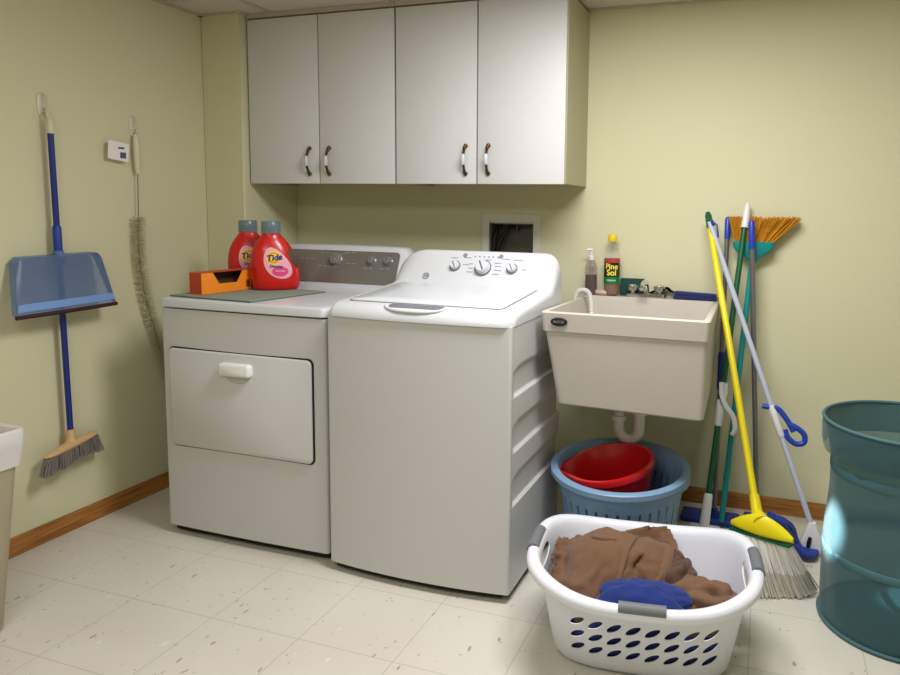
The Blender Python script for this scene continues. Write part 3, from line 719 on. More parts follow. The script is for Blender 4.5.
# ------------------------------------------------------------------ clothes in the basket
def inside_basket(p, m=.010):
    """keep a point within the basket walls"""
    q = Matrix.Rotation(-.13, 3, 'Z') @ (p-Vector((2.245, -1.148, 0)))
    t = max(.03, min(1, q.z/.29)); tt = t**.85; a = lerp(A0, A1, tt)-m; b = lerp(B0, B1, tt)-m
    k = (abs(q.x/a)**3+abs(q.y/b)**3)**(1/3)
    if k > 1: q.x /= k; q.y /= k
    q.z = max(q.z, .008)
    return Matrix.Rotation(.13, 3, 'Z') @ q+Vector((2.245, -1.148, 0))
def heap(bm, c, rx, ry, rz, seed, amp=.02, rot=0, dirs=((1, 0, .3, 7),), sub=5, basket=True):
    t = bmesh.new(); bmesh.ops.create_icosphere(t, subdivisions=sub, radius=1); m3 = Matrix.Rotation(rot, 3, 'Z')
    for v in t.verts:
        n_ = v.co.normalized(); d_ = 0
        w = noise.noise(n_*1.3+Vector((seed, 0, 0)))*2.2; w2 = noise.noise(n_*2.6+Vector((0, seed, 3)))*.9
        for i, (a, b, e, fr) in enumerate(dirs):
            u = n_.dot(Vector((a, b, e)).normalized())*fr+w+w2+seed*(i+1)
            msk = .35+.65*sm(.5+1.4*noise.noise(n_*1.5+Vector((seed*2, i*5, 1))))
            d_ += amp*msk*(abs(math.sin(u))**.7-.5)/(1+.5*i)
        d_ += amp*.7*noise.noise(n_*3+Vector((seed, seed, 0)))
        k = m3 @ Vector((n_.x*(rx+d_), n_.y*(ry+d_), n_.z*(rz+d_)))+Vector(c)
        v.co = inside_basket(k) if basket else k
    join(bm, t)
def cloth_mat(name, rgb): return mat(name, rgb, .85, bump=.35, bscale=900, var=.10, vscale=14, sheen=.15)
m_tan = cloth_mat('brown_twill', (112, 80, 57)); m_bluec = cloth_mat('royal_blue_knit', (14, 42, 116)); m_tan_in = cloth_mat('dark_brown_lining', (84, 58, 42))
tr = thing('trousers', 'crumpled brown trousers heaped in the white laundry basket', 'trousers', (2.18, -1.15, .03))
def draped(name, cx, cy, lx, ly, z0, rot, core, m, parent, frames=42, grow=.28, seed=1, nseg=66):
    """let a wrinkled sheet fall over the clothes underneath and keep the shape it settles into"""
    bm = NB(); nu, nv = nseg, int(nseg*ly/lx); m3 = Matrix.Rotation(rot, 3, 'Z')
    grid(bm, nu, nv, lambda u, v: m3 @ Vector(((u-.5)*lx, (v-.5)*ly, 0))+Vector((cx, cy, z0+.020*noise.noise(Vector((u*6+seed, v*6, 0)))+.008*noise.noise(Vector((u*15, v*15+seed, 0))))))
    bmesh.ops.delete(bm, geom=[v for v in bm.verts if (lambda q: abs(q.x/(lx/2))**2.6+abs(q.y/(ly/2))**2.6 > 1.05)(m3.inverted() @ (v.co-Vector((cx, cy, v.co.z))))], context='VERTS')
    me = bpy.data.meshes.new('sheet'); bm.to_mesh(me); bm.free(); sh = bpy.data.objects.new('sheet', me); C.objects.link(sh)
    tmp = []
    cb = NB()
    for c_ in core: heap(cb, *c_[:5], sub=3, amp=.012, dirs=((1, .3, .2, 4),), basket=False)
    for name_, b_ in (('core', cb), ('wall', None)):
        if b_ is None:
            b_ = NB(); q = Matrix.Translation((2.245, -1.148, 0)) @ Matrix.Rotation(.13, 4, 'Z'); rs = []
            for t, off in ((.02, -.012), (.5, -.012), (1, -.010), (1.12, .02), (1.3, .3)):
                rs.append([q @ Vector((p.x, p.y, p.z)) for p in bring(min(t, 1), off, (t-1)*.3 if t > 1 else 0, 48)])
            loft(b_, rs, False)
            bmesh.ops.recalc_face_normals(b_, faces=b_.faces[:])
        mm = bpy.data.meshes.new(name_); b_.to_mesh(mm); b_.free(); o = bpy.data.objects.new(name_, mm); C.objects.link(o)
        o.modifiers.new('c', 'COLLISION'); o.collision.thickness_outer = .004; o.collision.cloth_friction = 12; o.collision.use_culling = False; tmp.append(o)
    cl = sh.modifiers.new('cloth', 'CLOTH'); st_ = cl.settings
    st_.quality = 5; st_.mass = .35; st_.tension_stiffness = 18; st_.compression_stiffness = 18; st_.shear_stiffness = 8; st_.bending_stiffness = .5; st_.air_damping = 2
    st_.shrink_min = -grow; st_.shrink_max = -grow
    cl.collision_settings.distance_min = .004; cl.collision_settings.use_self_collision = True; cl.collision_settings.self_distance_min = .004; cl.collision_settings.collision_quality = 2
    S.frame_start = 1; S.frame_end = frames; cl.point_cache.frame_start = 1; cl.point_cache.frame_end = frames
    for f in range(1, frames+1): S.frame_set(f)
    dg = bpy.context.evaluated_depsgraph_get(); ev = bpy.data.meshes.new_from_object(sh.evaluated_get(dg))
    out = NB(); out.from_mesh(ev)
    for o in [sh]+tmp: bpy.data.objects.remove(o)
    S.frame_set(1)
    for v in out.verts: v.co = inside_basket(v.co.copy(), .016)
    bmesh.ops.smooth_vert(out, verts=out.verts[:], factor=.2, use_axis_x=True, use_axis_y=True, use_axis_z=True)
    for v in out.verts: v.co = inside_basket(v.co.copy(), .013)
    bmesh.ops.solidify(out, geom=out.faces[:], thickness=.0025)
    for v in out.verts: v.co = inside_basket(v.co.copy(), .012)
    return obj(name, out, m, parent, True, 180)
bm = NB()
core1 = [((2.140, -1.120, .135), .140, .140, .185, 1.3), ((2.255, -1.100, .140), .100, .110, .158, 5.2), ((2.10, -1.22, .14), .08, .07, .10, 4.1)]
for c_ in core1: heap(bm, c_[0], c_[1]-.012, c_[2]-.012, c_[3]-.012, c_[4], .008)
obj('trouser_lining', bm, m_tan_in, tr, True, 180, label='darker inner side')
body_ = draped('trouser_body', 2.175, -1.140, .52, .48, .42, .45, core1, m_tan, tr, grow=.34)
from mathutils.bvhtree import BVHTree
tb_m = bmesh.new(); tb_m.from_mesh(body_.data); tb_m.transform(rmat(tr)); tree_ = BVHTree.FromBMesh(tb_m)
def on_cloth(x, y, dz=.002, lo=.16):
    h = tree_.ray_cast(Vector((x, y, .6)), Vector((0, 0, -1)))[0]
    return Vector((x, y, max(lo, h.z if h else lo)+dz))
def on_path(pts, n=14, dz=.002):
    P = cat([Vector((x, y, 0)) for x, y in pts], n//(len(pts)-1)+1); Q = [on_cloth(p.x, p.y, dz) for p in P]
    for _ in range(2): Q = [Q[0]]+[Vector((b.x, b.y, max(b.z, (a.z+c.z)/2))) for a, b, c in zip(Q, Q[1:], Q[2:])]+[Q[-1]]
    return Q
bm = NB(); heap(bm, (2.425, -1.195, .185), .105, .080, .078, 12.4, .020, .25, ((.2, 1, .4, 4),)); heap(bm, (2.335, -1.225, .19), .100, .055, .055, 3.3, .026, .35, ((.1, 1, .5, 7),))
obj('trouser_leg', bm, m_tan, tr, True, 180)
def strap(bm, pts, w, up, th=.004):
    P = [Vector(p) for p in pts]; rings = []
    for i, p in enumerate(P):
        t_ = (P[min(i+1, len(P)-1)]-P[max(i-1, 0)]).normalized(); s = t_.cross(Vector(up)).normalized(); n_ = s.cross(t_)
        if n_.z < 0: n_ = -n_
        rings.append([p-s*w/2-n_*.008, p-s*w/2, p-s*w/2*.8+n_*th, p+s*w/2*.8+n_*th, p+s*w/2, p+s*w/2-n_*.008])
    loft(bm, rings)
bm = NB(); strap(bm, on_path([(2.185, -1.27), (2.195, -1.20), (2.205, -1.12), (2.205, -1.04)]), .022, (0, 0, 1), .002)
obj('side_seam', bm, m_tan, tr, True, 60)
bm = NB(); strap(bm, on_path([(2.262, -1.27), (2.292, -1.21), (2.312, -1.14), (2.305, -1.06)]), .036, (.25, -.1, 1), .004)
obj('waistband', bm, m_tan, tr, True, 60)
bm = NB(); tube(bm, on_path([(2.215, -1.00), (2.25, -1.005), (2.29, -1.03), (2.325, -1.07), (2.345, -1.13)], 20, .004), .009, 10, flat=.6)
obj('pocket_lining', bm, m_tan_in, tr, True, label='dark brown lining fold')
bm = NB(); strap(bm, on_path([(2.095, -1.14), (2.13, -1.155), (2.165, -1.15)]), .020, (0, 0, 1), .003)
obj('pocket_flap', bm, m_tan, tr, True, 60)
bm = NB(); heap(bm, (2.345, -1.135, .185), .050, .095, .095, 2.2, .016, -.25, ((1, .2, .3, 6),)); obj('leg_opening', bm, m_tan_in, tr, True, 180, label='dark opening of a trouser leg')
bm = NB(); heap(bm, (2.265, -1.300, .170), .135, .060, .110, 5.5, .010, .12, ((1, .3, 0, 5),)); heap(bm, (2.275, -1.270, .236), .125, .055, .036, 8.5, .006, .12, ((1, 0, 0, 4),)); heap(bm, (2.28, -1.2, .09), .26, .16, .08, 6.5, .015, .1, ((1, .5, 0, 6),))
o = obj('blue_shirt', bm, m_bluec, None, smooth=180); tag(o, 'royal blue shirt bunched at the front of the white laundry basket', 'shirt')
# ------------------------------------------------------------------ mop and broom poles leaning on the back wall
def pole(bm, a, b, r, n=14): return tube(bm, [a, b], r, n)
def along(a, b, t): return Vector(a).lerp(Vector(b), t)
def frame(a, b):   # matrix with z along a->b at a
    z = (Vector(b)-Vector(a)).normalized(); return Matrix.Translation(a) @ z.to_track_quat('Z', 'Y').to_matrix().to_4x4()
def strands(bm, roots, tips, r0, r1, jitter, n=3, bend=0):
    for p, q in zip(roots, tips):
        p = Vector(p); q = Vector(q)+Vector((random.uniform(-1, 1), random.uniform(-1, 1), random.uniform(-.4, .4)))*jitter
        mid = p.lerp(q, .55)+Vector((random.uniform(-1, 1), random.uniform(-1, 1), 0))*jitter*.5+Vector(bend if bend else (0, 0, 0))
        tube(bm, [p, mid, q], [r0, (r0+r1)/2, r1], n)
# yellow broom
yb = thing('broom', 'yellow broom with green end cap and grey bristles standing on the floor behind the basket', 'broom', (2.62, -.70, 0))
ya = Vector((2.301, -.075, 1.276)); yb_ = Vector((2.552, -.640, .255))
obj('pole', pole(NB(), along(ya, yb_, .05), yb_, .0125), m_yellow, yb, True)
obj('end_cap', tube(NB(), [along(ya, yb_, -.002), along(ya, yb_, .012), along(ya, yb_, .06)], [.009, .014, .0145], 14), m_green, yb, True, label='dark green end cap')
ux = Vector((.965, -.26, -.01)).normalized(); un = Vector((-.5, -.86, 0)).normalized()   # along the head / facing
hc = Vector((2.568, -.678, .208))
bm = NB(); rings = []
for k in range(25):
    t = lerp(-1, 1, k/24); w = abs(t)
    top_ = .050*(1-w**1.7)+.008; p = hc+ux*(t*.104+.002)+Vector((0, 0, -.004*t)); hz = .018*(1-w*.5)
    th_ = .022*math.sqrt(max(.05, 1-w**3))
    rings.append([p+un*th_*math.cos(a)+Vector((0, 0, (top_ if math.sin(a) > 0 else hz)*math.sin(a))) for a in [2*PI*j/16 for j in range(16)]])
loft(bm, rings); tube(bm, [hc+Vector((0, 0, .03)), yb_.lerp(ya, -.0), yb_.lerp(ya, .05)], [.030, .0195, .017], 14); obj('broom_head', bm, m_yellow, yb, True)
bm = NB(); 
for k in range(1): loft(bm, [[hc+ux*(t*.100+.002)+un*s*.02+Vector((0, 0, -.004*t-.014+dz)) for t, s in ((-1, -1), (1, -1), (1, 1), (-1, 1))] for dz in (0, -.007)])
obj('bristle_block', bm, m_green, yb, True, label='dark green bristle block')
m_brist = mat('grey_bristle', (214, 209, 200), .8, var=.2, vscale=60); m_brist2 = mat('grey_bristle_dark', (150, 142, 138), .85, var=.25, vscale=80)
bm = NB(); ro = []; ti = []
for k in range(520):
    t = random.uniform(-1, 1); s = random.uniform(-1, 1)
    ro.append(hc+ux*(t*.097+.002)+un*s*.017+Vector((0, 0, -.004*t-.020)))
    tt = t*.135+.058+.02*t
    ti.append(Vector((2.532, -.745, 0)).lerp(Vector((2.752, -.655, 0)), (t+1)/2)+un*s*.03+Vector((0, 0, .006+.03*max(0, t-.6))))
strands(bm, ro, ti, .0022, .0016, .008, 3, (.0, -.012, .0)); o = obj('bristles', bm, m_brist, yb, True, 0); o['kind'] = 'stuff'
# pale blue twist mop with blue grip
tm = thing('twist_mop', 'pale blue mop pole with a blue looped grip, leaning right behind the yellow broom', 'mop', (2.745, -.36, 0))
ta = Vector((2.313, -.120, 1.240)); tb = Vector((2.752, -.345, .105))
obj('pole', pole(NB(), ta, tb, .0105), m_lightb, tm, True)
bm = NB(); tube(bm, [along(ta, tb, .0)+Vector((.006, 0, .004)), along(ta, tb, .015)+Vector((.006, 0, 0))], .010, 12); tube(bm, [along(ta, tb, -.005)+Vector((.012, -.003, 0)), along(ta, tb, .02)+Vector((.022, -.004, .01)), along(ta, tb, .055)+Vector((.014, -.004, 0))], .004, 8); obj('hanging_loop', bm, m_navy, tm, True, label='dark blue hanging loop')
g = lambda t, dx=0, dz=0: along(ta, tb, t)+Vector((dx, 0, dz))
obj('sleeve', tube(NB(), [g(.62), g(.63), g(.715), g(.72)], [.0125, .0145, .0145, .012], 14), m_plastic_w, tm, True)
bm = NB(); tube(bm, cat([g(.625, -.035, .0), g(.63, -.01, .004), g(.632, .018, .004), g(.645, .035, -.002), g(.675, .046, 0), g(.70, .052, 0)], 5), [.0105]*26, 10)
lp = cat([g(.675, .040), g(.69, .068, .004), g(.70, .090, -.008), g(.722, .080, -.012), g(.735, .045, -.004), g(.72, .022, 0), g(.695, .022, 0)], 5); tube(bm, lp, .0105, 10)
obj('grip', bm, m_blue, tm, True, label='blue looped grip')
bm = NB(); M_ = frame(tb, ta)
def hd(x, y, z): return tb+Vector((x, y, z))
rings = []
for z_, w_, d_, dx in ((.02, .014, .013, 0), (0, .020, .017, .0), (-.03, .034, .02, .004), (-.06, .042, .022, .002), (-.088, .040, .022, -.002)):
    rings.append([hd(dx+a, b, z_) for a, b in [(x*1, y*1) for x, y in rrect(w_*2, d_*2, .012, 3)]])
loft(bm, rings); obj('mop_head', bm, m_plastic_w, tm, True, label='white mop head')
obj('clamp_lever', tube(NB(), [hd(-.006, -.022, -.03), hd(-.010, -.024, -.05), hd(-.014, -.024, -.074)], [.006, .008, .005], 10), m_black, tm, True, label='black clamp lever')
bm = NB(); m_bluest = cloth_mat('blue_microfibre', (34, 58, 150))
P = [(2.60, -.44, .165), (2.635, -.43, .155), (2.665, -.42, .12), (2.685, -.41, .07), (2.72, -.40, .03), (2.765, -.38, .022)]
for k in range(7): tube(bm, cat([Vector(p)+Vector((random.uniform(-.012, .012), random.uniform(-.03, .03), random.uniform(-.006, .006))) for p in P], 4), .0095, 8)
o = obj('mop_strips', bm, m_bluest, tm, True, label='dark blue fabric strips')
# grey pole with blue tip, left one (handle of a flat mop)
def tip_pole(name, label, a, b, r, m_p, m_t, t_tip, taglabel):
    t = thing(name, label, 'mop', (b[0], b[1], 0), 0, 'blue-tipped grey mop poles')
    obj('pole', pole(NB(), along(a, b, t_tip*.9), b, r), m_p, t, True)
    obj('tip', tube(NB(), [along(a, b, 0), along(a, b, .008), along(a, b, t_tip)], [r*.7, r*1.25, r*1.25], 14), m_t, t, True, label=taglabel)
    return t
a_ = Vector((2.380, -.030, 1.261)); b_ = Vector((2.386, -.185, .045))
fm = tip_pole('flat_mop', 'grey pole with a bright blue tip nearest the sink, a navy grip low down', a_, b_, .0095, m_greymet, m_blue, .075, 'bright blue tip')
obj('grip', tube(NB(), [along(a_, b_, .46), along(a_, b_, .47), along(a_, b_, .58), along(a_, b_, .59)], [.011, .014, .014, .011], 14), m_navy, fm, True, label='navy blue grip')
bm = NB(); box(bm, 2.25, 2.485, -.23, -.11, .002, .022, .008, 2); o = obj('mop_plate', bm, m_bluest, fm, True, label='dark blue mop pad')
bm = NB(); lathe(bm, [(.022, .02), (.02, .04), (.012, .06)], 14, (b_.x, b_.y, 0)); obj('swivel', bm, m_navy, fm, True)
# right grey pole with blue tip
a_ = Vector((2.476, -.095, 1.250)); b_ = Vector((2.553, -.125, .045))
sm_ = tip_pole('flat_mop', 'grey pole with a bright blue tip in front of the straw-coloured broom bristles', a_, b_, .0105, m_greymet, m_blue, .095, 'bright blue tip')
bm = NB(); box(bm, 2.50, 2.66, -.175, -.08, .002, .024, .008, 2); obj('mop_plate', bm, m_bluest, sm_, True, label='dark blue mop pad')
obj('swivel', lathe(NB(), [(.02, .022), (.018, .04), (.012, .06)], 14, (b_.x, b_.y, 0)), m_navy, sm_, True)
# green pole with white tip (sponge mop, white lever)
a_ = Vector((2.457, -.035, 1.320)); b_ = Vector((2.364, -.330, .118))
gm = thing('sponge_mop', 'dark green mop pole with a white tip and a white squeeze lever', 'mop', (2.36, -.345, 0))
obj('pole', pole(NB(), along(a_, b_, .06), b_, .0115), m_green, gm, True)
obj('tip', tube(NB(), [along(a_, b_, 0), along(a_, b_, .012), along(a_, b_, .03), along(a_, b_, .085)], [.006, .0115, .014, .0155], 14), m_plastic_w, gm, True, label='white tip')
obj('sleeve', tube(NB(), [along(a_, b_, .955), along(a_, b_, .96), along(a_, b_, 1.065)], [.013, .017, .020], 14), m_plastic_w, gm, True, label='white sleeve')
bm = NB(); lv = [along(a_, b_, .62)+Vector((-.004, -.016, .03)), along(a_, b_, .635)+Vector((.0, -.024, 0)), along(a_, b_, .66)+Vector((.02, -.030, -.01)), along(a_, b_, .69)+Vector((.052, -.028, -.012)), along(a_, b_, .73)+Vector((.066, -.022, -.01)), along(a_, b_, .755)+Vector((.058, -.018, -.006))]
tube(bm, cat(lv, 6), [.012]*31, 10, flat=.7); tube(bm, [along(a_, b_, .655), along(a_, b_, .66), along(a_, b_, .735), along(a_, b_, .74)], [.013, .0165, .0165, .013], 12); tube(bm, [along(a_, b_, .60)+Vector((.01, -.012, 0)), along(a_, b_, .63)+Vector((.014, -.02, 0)), along(a_, b_, .66)+Vector((.008, -.02, 0))], .008, 8)
obj('squeeze_lever', bm, m_plastic_w, gm, True, label='white squeeze lever')
bm = NB(); box(bm, 2.30, 2.42, -.375, -.315, .002, .045, .008, 2); obj('sponge_holder', bm, m_plastic_w, gm, True)
# teal broom standing head up
a_ = Vector((2.488, -.052, 1.128)); b_ = Vector((2.418, -.240, .030))
tb_ = thing('broom', 'teal broom standing head up, straw-coloured bristles spread against the wall', 'broom', (2.418, -.300, 0))
obj('pole', pole(NB(), a_, b_, .0115), m_teal, tb_, True)
bm = NB(); rings = []
for z_, w_, d_ in ((1.075, .014, .014), (1.095, .026, .018), (1.118, .062, .022), (1.134, .078, .024), (1.158, .082, .024), (1.162, .078, .020)):
    rings.append([Vector((2.487+a, -.046+b, z_)) for a, b in rrect(w_*2, d_*2, .0135, 3)])
loft(bm, rings); obj('broom_head', bm, m_teal, tb_, True)
bm = NB(); ro = []; ti = []
for k in range(620):
    t = random.uniform(-1, 1); s = random.uniform(-1, 1)
    ro.append(Vector((2.487+t*.074, -.046+s*.016, 1.155)))
    ti.append(Vector((2.512+t*.125+(.028*t if t > 0 else 0), -.036+s*.022, 1.262+random.uniform(-.012, .004))))
strands(bm, ro, ti, .0017, .0014, .004, 3); o = obj('bristles', bm, mat('straw_bristle', (206, 142, 30), .7, var=.45, vscale=90), tb_, True, 0, label='straw-coloured bristles'); o['kind'] = 'stuff'
# ------------------------------------------------------------------ pop-up hamper
HC = Vector((2.982, -.735, 0))
hm = thing('popup_hamper', 'tall teal mesh pop-up hamper standing at the right of the room', 'hamper', HC)
mh = bpy.data.materials.new('teal_mesh'); mh.use_nodes = True; n = mh.node_tree.nodes; l = mh.node_tree.links; b = n['Principled BSDF']
b.inputs['Base Color'].default_value = (*lin((62, 100, 108)), 1); b.inputs['Roughness'].default_value = .55; b.inputs['Sheen Weight'].default_value = .3
tr_ = n.new('ShaderNodeBsdfTransparent'); tr_.inputs[0].default_value = (.75, .88, .90, 1); mxs = n.new('ShaderNodeMixShader'); tl = n.new('ShaderNodeBsdfTranslucent'); tl.inputs[0].default_value = (*lin((70, 130, 140)), 1)
mx2 = n.new('ShaderNodeMixShader'); mx2.inputs[0].default_value = .35
l.new(b.outputs[0], mx2.inputs[1]); l.new(tl.outputs[0], mx2.inputs[2]); mxs.inputs[0].default_value = .30; l.new(mx2.outputs[0], mxs.inputs[1]); l.new(tr_.outputs[0], mxs.inputs[2]); l.new(mxs.outputs[0], n['Material Output'].inputs['Surface'])
m_tealband = mat('teal_band', (66, 106, 114), .6, bump=.3, bscale=600)
HR = [(0, .220), (.02, .226), (.12, .225), (.22, .226), (.30, .224), (.42, .214), (.50, .213), (.54, .218), (.60, .234), (.645, .243)]
def hr(z): return interp(HR, z)[0]
bm = NB(); nn = 96; rings = []
for j in range(40):
    z = .645*j/39
    rings.append([Vector(((hr(z)+.0035*noise.noise(Vector((math.cos(2*PI*k/nn)*3, math.sin(2*PI*k/nn)*3, z*5)))+.0016*math.sin(k*.785+z*9))*math.cos(2*PI*k/nn), (hr(z)+.0035*noise.noise(Vector((math.cos(2*PI*k/nn)*3, math.sin(2*PI*k/nn)*3, z*5)))+.0016*math.sin(k*.785+z*9))*math.sin(2*PI*k/nn), z)) for k in range(nn)])
loft(bm, rings, False); obj('mesh_wall', bm, mh, hm, smooth=180)
circ = lambda R, z, N=64: [(R*math.cos(2*PI*k/N), R*math.sin(2*PI*k/N), z) for k in range(N)]
obj('top_hoop', tube(NB(), circ(.244, .646), .0055, 8, closed=True), m_tealband, hm)
bm = NB(); lathe(bm, [(.245, .645), (.2475, .62), (.2455, .575), (.238, .545)], 72, cap=False); obj('top_cuff', bm, mh, hm)
obj('band', lathe(NB(), [(.216, .485), (.2175, .488), (.2175, .508), (.216, .511)], 72, cap=False), m_tealband, hm)
obj('band', lathe(NB(), [(.2265, .225), (.2285, .228), (.2285, .246), (.2265, .249)], 72, cap=False), m_tealband, hm)
obj('bottom_hoop', tube(NB(), circ(.228, .009), .0055, 8, closed=True), m_tealband, hm)
obj('base_disc', lathe(NB(), [(.225, .003), (.225, .006)], 64), m_tealband, hm)
# ------------------------------------------------------------------ things hung on the left wall
m_hook = mat('hook_clear', (214, 208, 186), .3)
def hook(y, z, label):
    t = thing('adhesive_hook', label, 'hook', (0, y, z), 0)
    bm = NB(); loft(bm, [[Vector((x, a, b)) for a, b in rrect(.038-o_, .088-o_, .0175)] for x, o_ in ((0, 0), (.004, 0), (.0055, .004))]); obj('hook_base', bm, m_hook, t)
    bm = NB(); tube(bm, [(.004, 0, -.008), (.008, 0, -.022), (.016, 0, -.026), (.022, 0, -.02), (.023, 0, -.008)], [.006, .005, .0045, .0045, .004], 10); obj('prong', bm, m_hook, t)
hook(-1.175, 1.632, 'small clear wall hook holding the blue broom'); hook(-.785, 1.600, 'small clear wall hook holding the lint brush')
hb = thing('broom', 'blue-handled push broom hanging head down on the left wall, tan head with grey bristles', 'broom', (.045, -1.175, .29))
ha = Vector((.040, -1.178, 1.533)); hbv = Vector((.045, -1.168, .402))
obj('pole', pole(NB(), ha, hbv, .0105), m_navy, hb, True)
obj('grip', tube(NB(), [along(ha, hbv, .30), along(ha, hbv, .305), along(ha, hbv, .44), along(ha, hbv, .445)], [.0115, .0145, .0145, .0115], 14), mat('grip_blue', (34, 60, 150), .5), hb, True)
bm = NB(); tube(bm, [ha+Vector((0, 0, -.004)), ha+Vector((0, 0, .05)), ha+Vector((0, 0, .054))], [.0125, .0115, .008], 14); tube(bm, [(.040, -1.178+.010*math.cos(a), 1.597+.013*math.sin(a)) for a in [2*PI*k/14 for k in range(14)]], .0035, 8, closed=True)
obj('hanging_cap', bm, mat('cream_plastic', (216, 208, 180), .4), hb, True, label='cream hanging cap')
m_tanw = mat('tan_wood', (206, 170, 124), .5, var=.1, vscale=20)
hd0 = Vector((.075, -1.300, .348)); hd1 = Vector((.040, -1.050, .372)); hu = (hd1-hd0).normalized()
bm = NB(); rings = []
for k in range(21):
    t = k/20; w = abs(2*t-1); p = hd0.lerp(hd1, t); s = math.sqrt(max(.03, 1-w**6))
    hh = .011+.006*(1-w)
    rings.append([p+Vector((.022*s*math.cos(a), 0, hh*s*math.sin(a))) for a in [2*PI*j/14 for j in range(14)]])
loft(bm, rings); tube(bm, [(.052, -1.172, .362), (.048, -1.170, .382), (.045, -1.169, .415)], [.026, .016, .0145], 14); obj('broom_head', bm, m_tanw, hb, True, label='tan wooden head')
bm = NB(); ro = []; ti = []
for k in range(520):
    t = random.uniform(.03, .97); s = random.uniform(-1, 1); p = hd0.lerp(hd1, t)
    ro.append(p+Vector((s*.017, 0, -.008))); ti.append(p+Vector((s*.020+.006, -.028+.045*t, -.068-.006*math.sin(t*8))))
    ro[-1].x = max(.012, ro[-1].x); ti[-1].x = max(.012, ti[-1].x)
strands(bm, ro, ti, .0018, .0013, .003, 3); o = obj('bristles', bm, m_brist2, hb, True, 0); o['kind'] = 'stuff'
# dustpan clipped on the pole
dp = thing('dustpan', 'translucent blue dustpan clipped to the hanging broom pole', 'dustpan', (.07, -1.175, .89))
m_dp = mat('translucent_blue', (112, 142, 190), .3, alpha=.66, var=.08, vscale=9)
def dpm(u, v):   # u across (toward +y), v from top to front edge
    w = lerp(.166, .198, v); yy = lerp(-1.174, -1.192, v)+(u*2-1)*w; z = lerp(1.085, .885, v)-.0*v+(u-.5)*.006
    x = .056+.050*v+.006*math.sin(u*PI)
    e = abs(u*2-1); z -= .02*max(0, (e-.85)/.15)**2*(1-v)
    return Vector((x, yy, z))
bm = NB(); grid(bm, 32, 14, dpm); bmesh.ops.solidify(bm, geom=bm.faces[:], thickness=.003); obj('pan_plate', bm, m_dp, dp, True)
bm = NB()
for u in (0, 1):
    pts = [dpm(u, v/8) for v in range(9)]
    loft(bm, [[p, p+Vector((-.042*(1-.55*i/8), 0, .004)), p+Vector((-.042*(1-.55*i/8), (.003 if u == 0 else -.003), .004)), p+Vector((0, (.003 if u == 0 else -.003), 0))] for i, p in enumerate(pts)])
pts = [dpm(k/16, 0) for k in range(17)]
loft(bm, [[p, p+Vector((-.046, 0, .002)), p+Vector((-.046, 0, -.001)), p+Vector((0, 0, -.003))] for p in pts])
obj('pan_wall', bm, m_dp, dp, True)
bm = NB()
for v0, v1, m__ in ((.80, .93, 0),):
    grid(bm, 24, 2, lambda u, v: dpm(.01+u*.98, lerp(v0, v1, v))+Vector((.0035, 0, .0008)))
obj('pan_band', bm, mat('pale_blue_plastic', (120, 155, 215), .35), dp, True, label='paler blue band along the edge')
bm = NB(); tube(bm, [dpm(k/16, 1)+Vector((.001, 0, -.003)) for k in range(17)], .0075, 8); obj('rubber_lip', bm, mat('dark_rubber', (58, 24, 30), .7), dp, True, label='dark rubber lip')
bm = NB(); tube(bm, [(.044, -1.176, 1.10), (.046, -1.176, 1.045)], [.0185, .0185], 16); box(bm, .044, .064, -1.190, -1.162, 1.045, 1.085, .003, 1); obj('pole_clip', bm, m_dp, dp, True)
# lint brush
lb_ = thing('lint_brush', 'long flexible dryer lint brush hanging down behind the dryer, pale handle', 'brush', (.025, -.79, 1.40))
m_handle = mat('handle_ivory', (220, 214, 186), .4)
obj('handle', tube(NB(), [(.020, -.792, 1.566), (.024, -.794, 1.55), (.026, -.795, 1.50), (.026, -.794, 1.43), (.024, -.792, 1.405)], [.006, .011, .0125, .0105, .007], 14), m_handle, lb_, True)
wire = cat([(.024, -.792, 1.41), (.022, -.795, 1.25), (.020, -.800, 1.08), (.020, -.780, .90), (.022, -.74, .74), (.024, -.70, .60), (.026, -.655, .46)], 12)
obj('wire', tube(NB(), wire, .0022, 8), m_greymet, lb_, True)
bm = NB()
pts = [p for p in wire if p.z < 1.235]; L_ = len(pts)
for k in range(4200):
    i = random.uniform(0, L_-1.001); j = int(i); p = pts[j].lerp(pts[j+1], i-j); a = random.uniform(0, 2*PI); R_ = .032
    q = p+Vector((max(-.018, R_*math.cos(a)*.9), R_*math.sin(a), random.uniform(-.006, .006)))
    tube(bm, [p, q], [.0006, .0005], 3)
o = obj('bristles', bm, mat('olive_bristle', (210, 206, 170), .8), lb_, True, 0); o['kind'] = 'stuff'
lt = thing('hang_tag', 'small white printed hang tag on the lint brush, left of its handle', 'tag', (.03, -.857, 1.50))
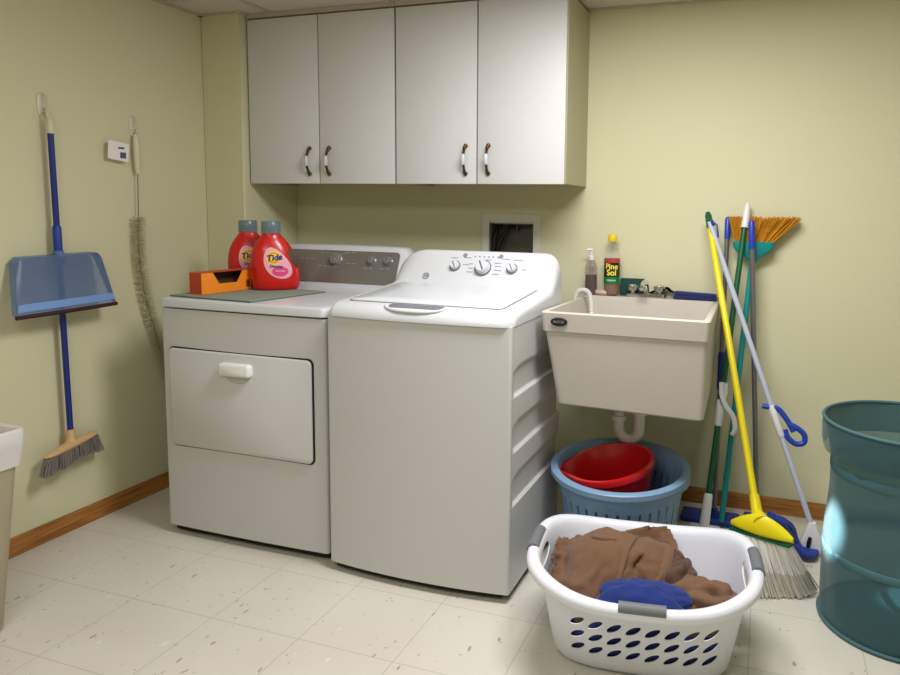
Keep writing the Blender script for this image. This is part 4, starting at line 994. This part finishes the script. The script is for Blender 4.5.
bm = NB(); loft(bm, [[Vector((x, -.868+a, 1.488+b)) for a, b in rrect(.098, .074, .008)] for x in (.030, .0308)]); bm.transform(Matrix.Translation((.03, -.868, 1.488)) @ Matrix.Rotation(-.10, 4, 'X') @ Matrix.Translation((-.03, .851, -1.488))); obj('card', bm, m_lw, lt, True)
bm = NB(); box(bm, .0310, .0314, -.879, -.851, 1.462, 1.486); box(bm, .0310, .0314, -.887, -.859, 1.499, 1.507); obj('print', bm, mat('tag_print', (78, 92, 130), .6), lt, True, 0)
# ------------------------------------------------------------------ waste bin by the left wall
wbn = thing('waste_bin', 'beige waste bin with a white liner at the left edge of the room', 'waste bin', (.235, -1.90, 0))
m_binp = mat('beige_plastic', (176, 166, 142), .5)
def binr(z, off, zz=None):
    t = z/.62; x1 = lerp(.435, .530, t); return [Vector(((.055+x1)/2+a, (-1.68-2.14)/2+b, z if zz is None else zz)) for a, b in rrect(x1-.055+2*off, .42+.03*t+2*off, .035)]
bm = NB(); loft(bm, [binr(.02, -.008), binr(.61, -.008), binr(.62, 0), binr(.61, .004), binr(.60, .0), binr(.01, 0), binr(0, -.006)]); obj('bin', bm, m_binp, wbn, True)
bm = NB(); rings = []
for z_, off in ((.45, -.018), (.57, -.012), (.626, -.006), (.632, .004), (.624, .011), (.58, .012), (.520, .009)):
    r_ = binr(z_, off); rings.append([p+Vector((noise.noise(p*22)*.006, noise.noise(p*22+Vector((9, 0, 0)))*.006, noise.noise(p*14+Vector((3, 3, 0)))*(.016 if z_ < .52 and off > 0 else .004))) for p in r_])
loft(bm, rings, False); obj('liner', bm, mat('liner_film', (226, 222, 222), .35, alpha=.85), wbn, True, 180, label='white plastic liner')
bm = NB(); heap(bm, (.28, -1.88, .535), .14, .16, .075, 2.7, .03, 0, ((1, .4, .2, 6), (0, 1, .5, 7)), basket=False); o = obj('crumpled_wrapper', bm, mat('dusty_red_wrap', (178, 110, 96), .7), None, smooth=180)
tag(o, 'dusty red crumpled wrapping inside the beige waste bin', 'wrapper')
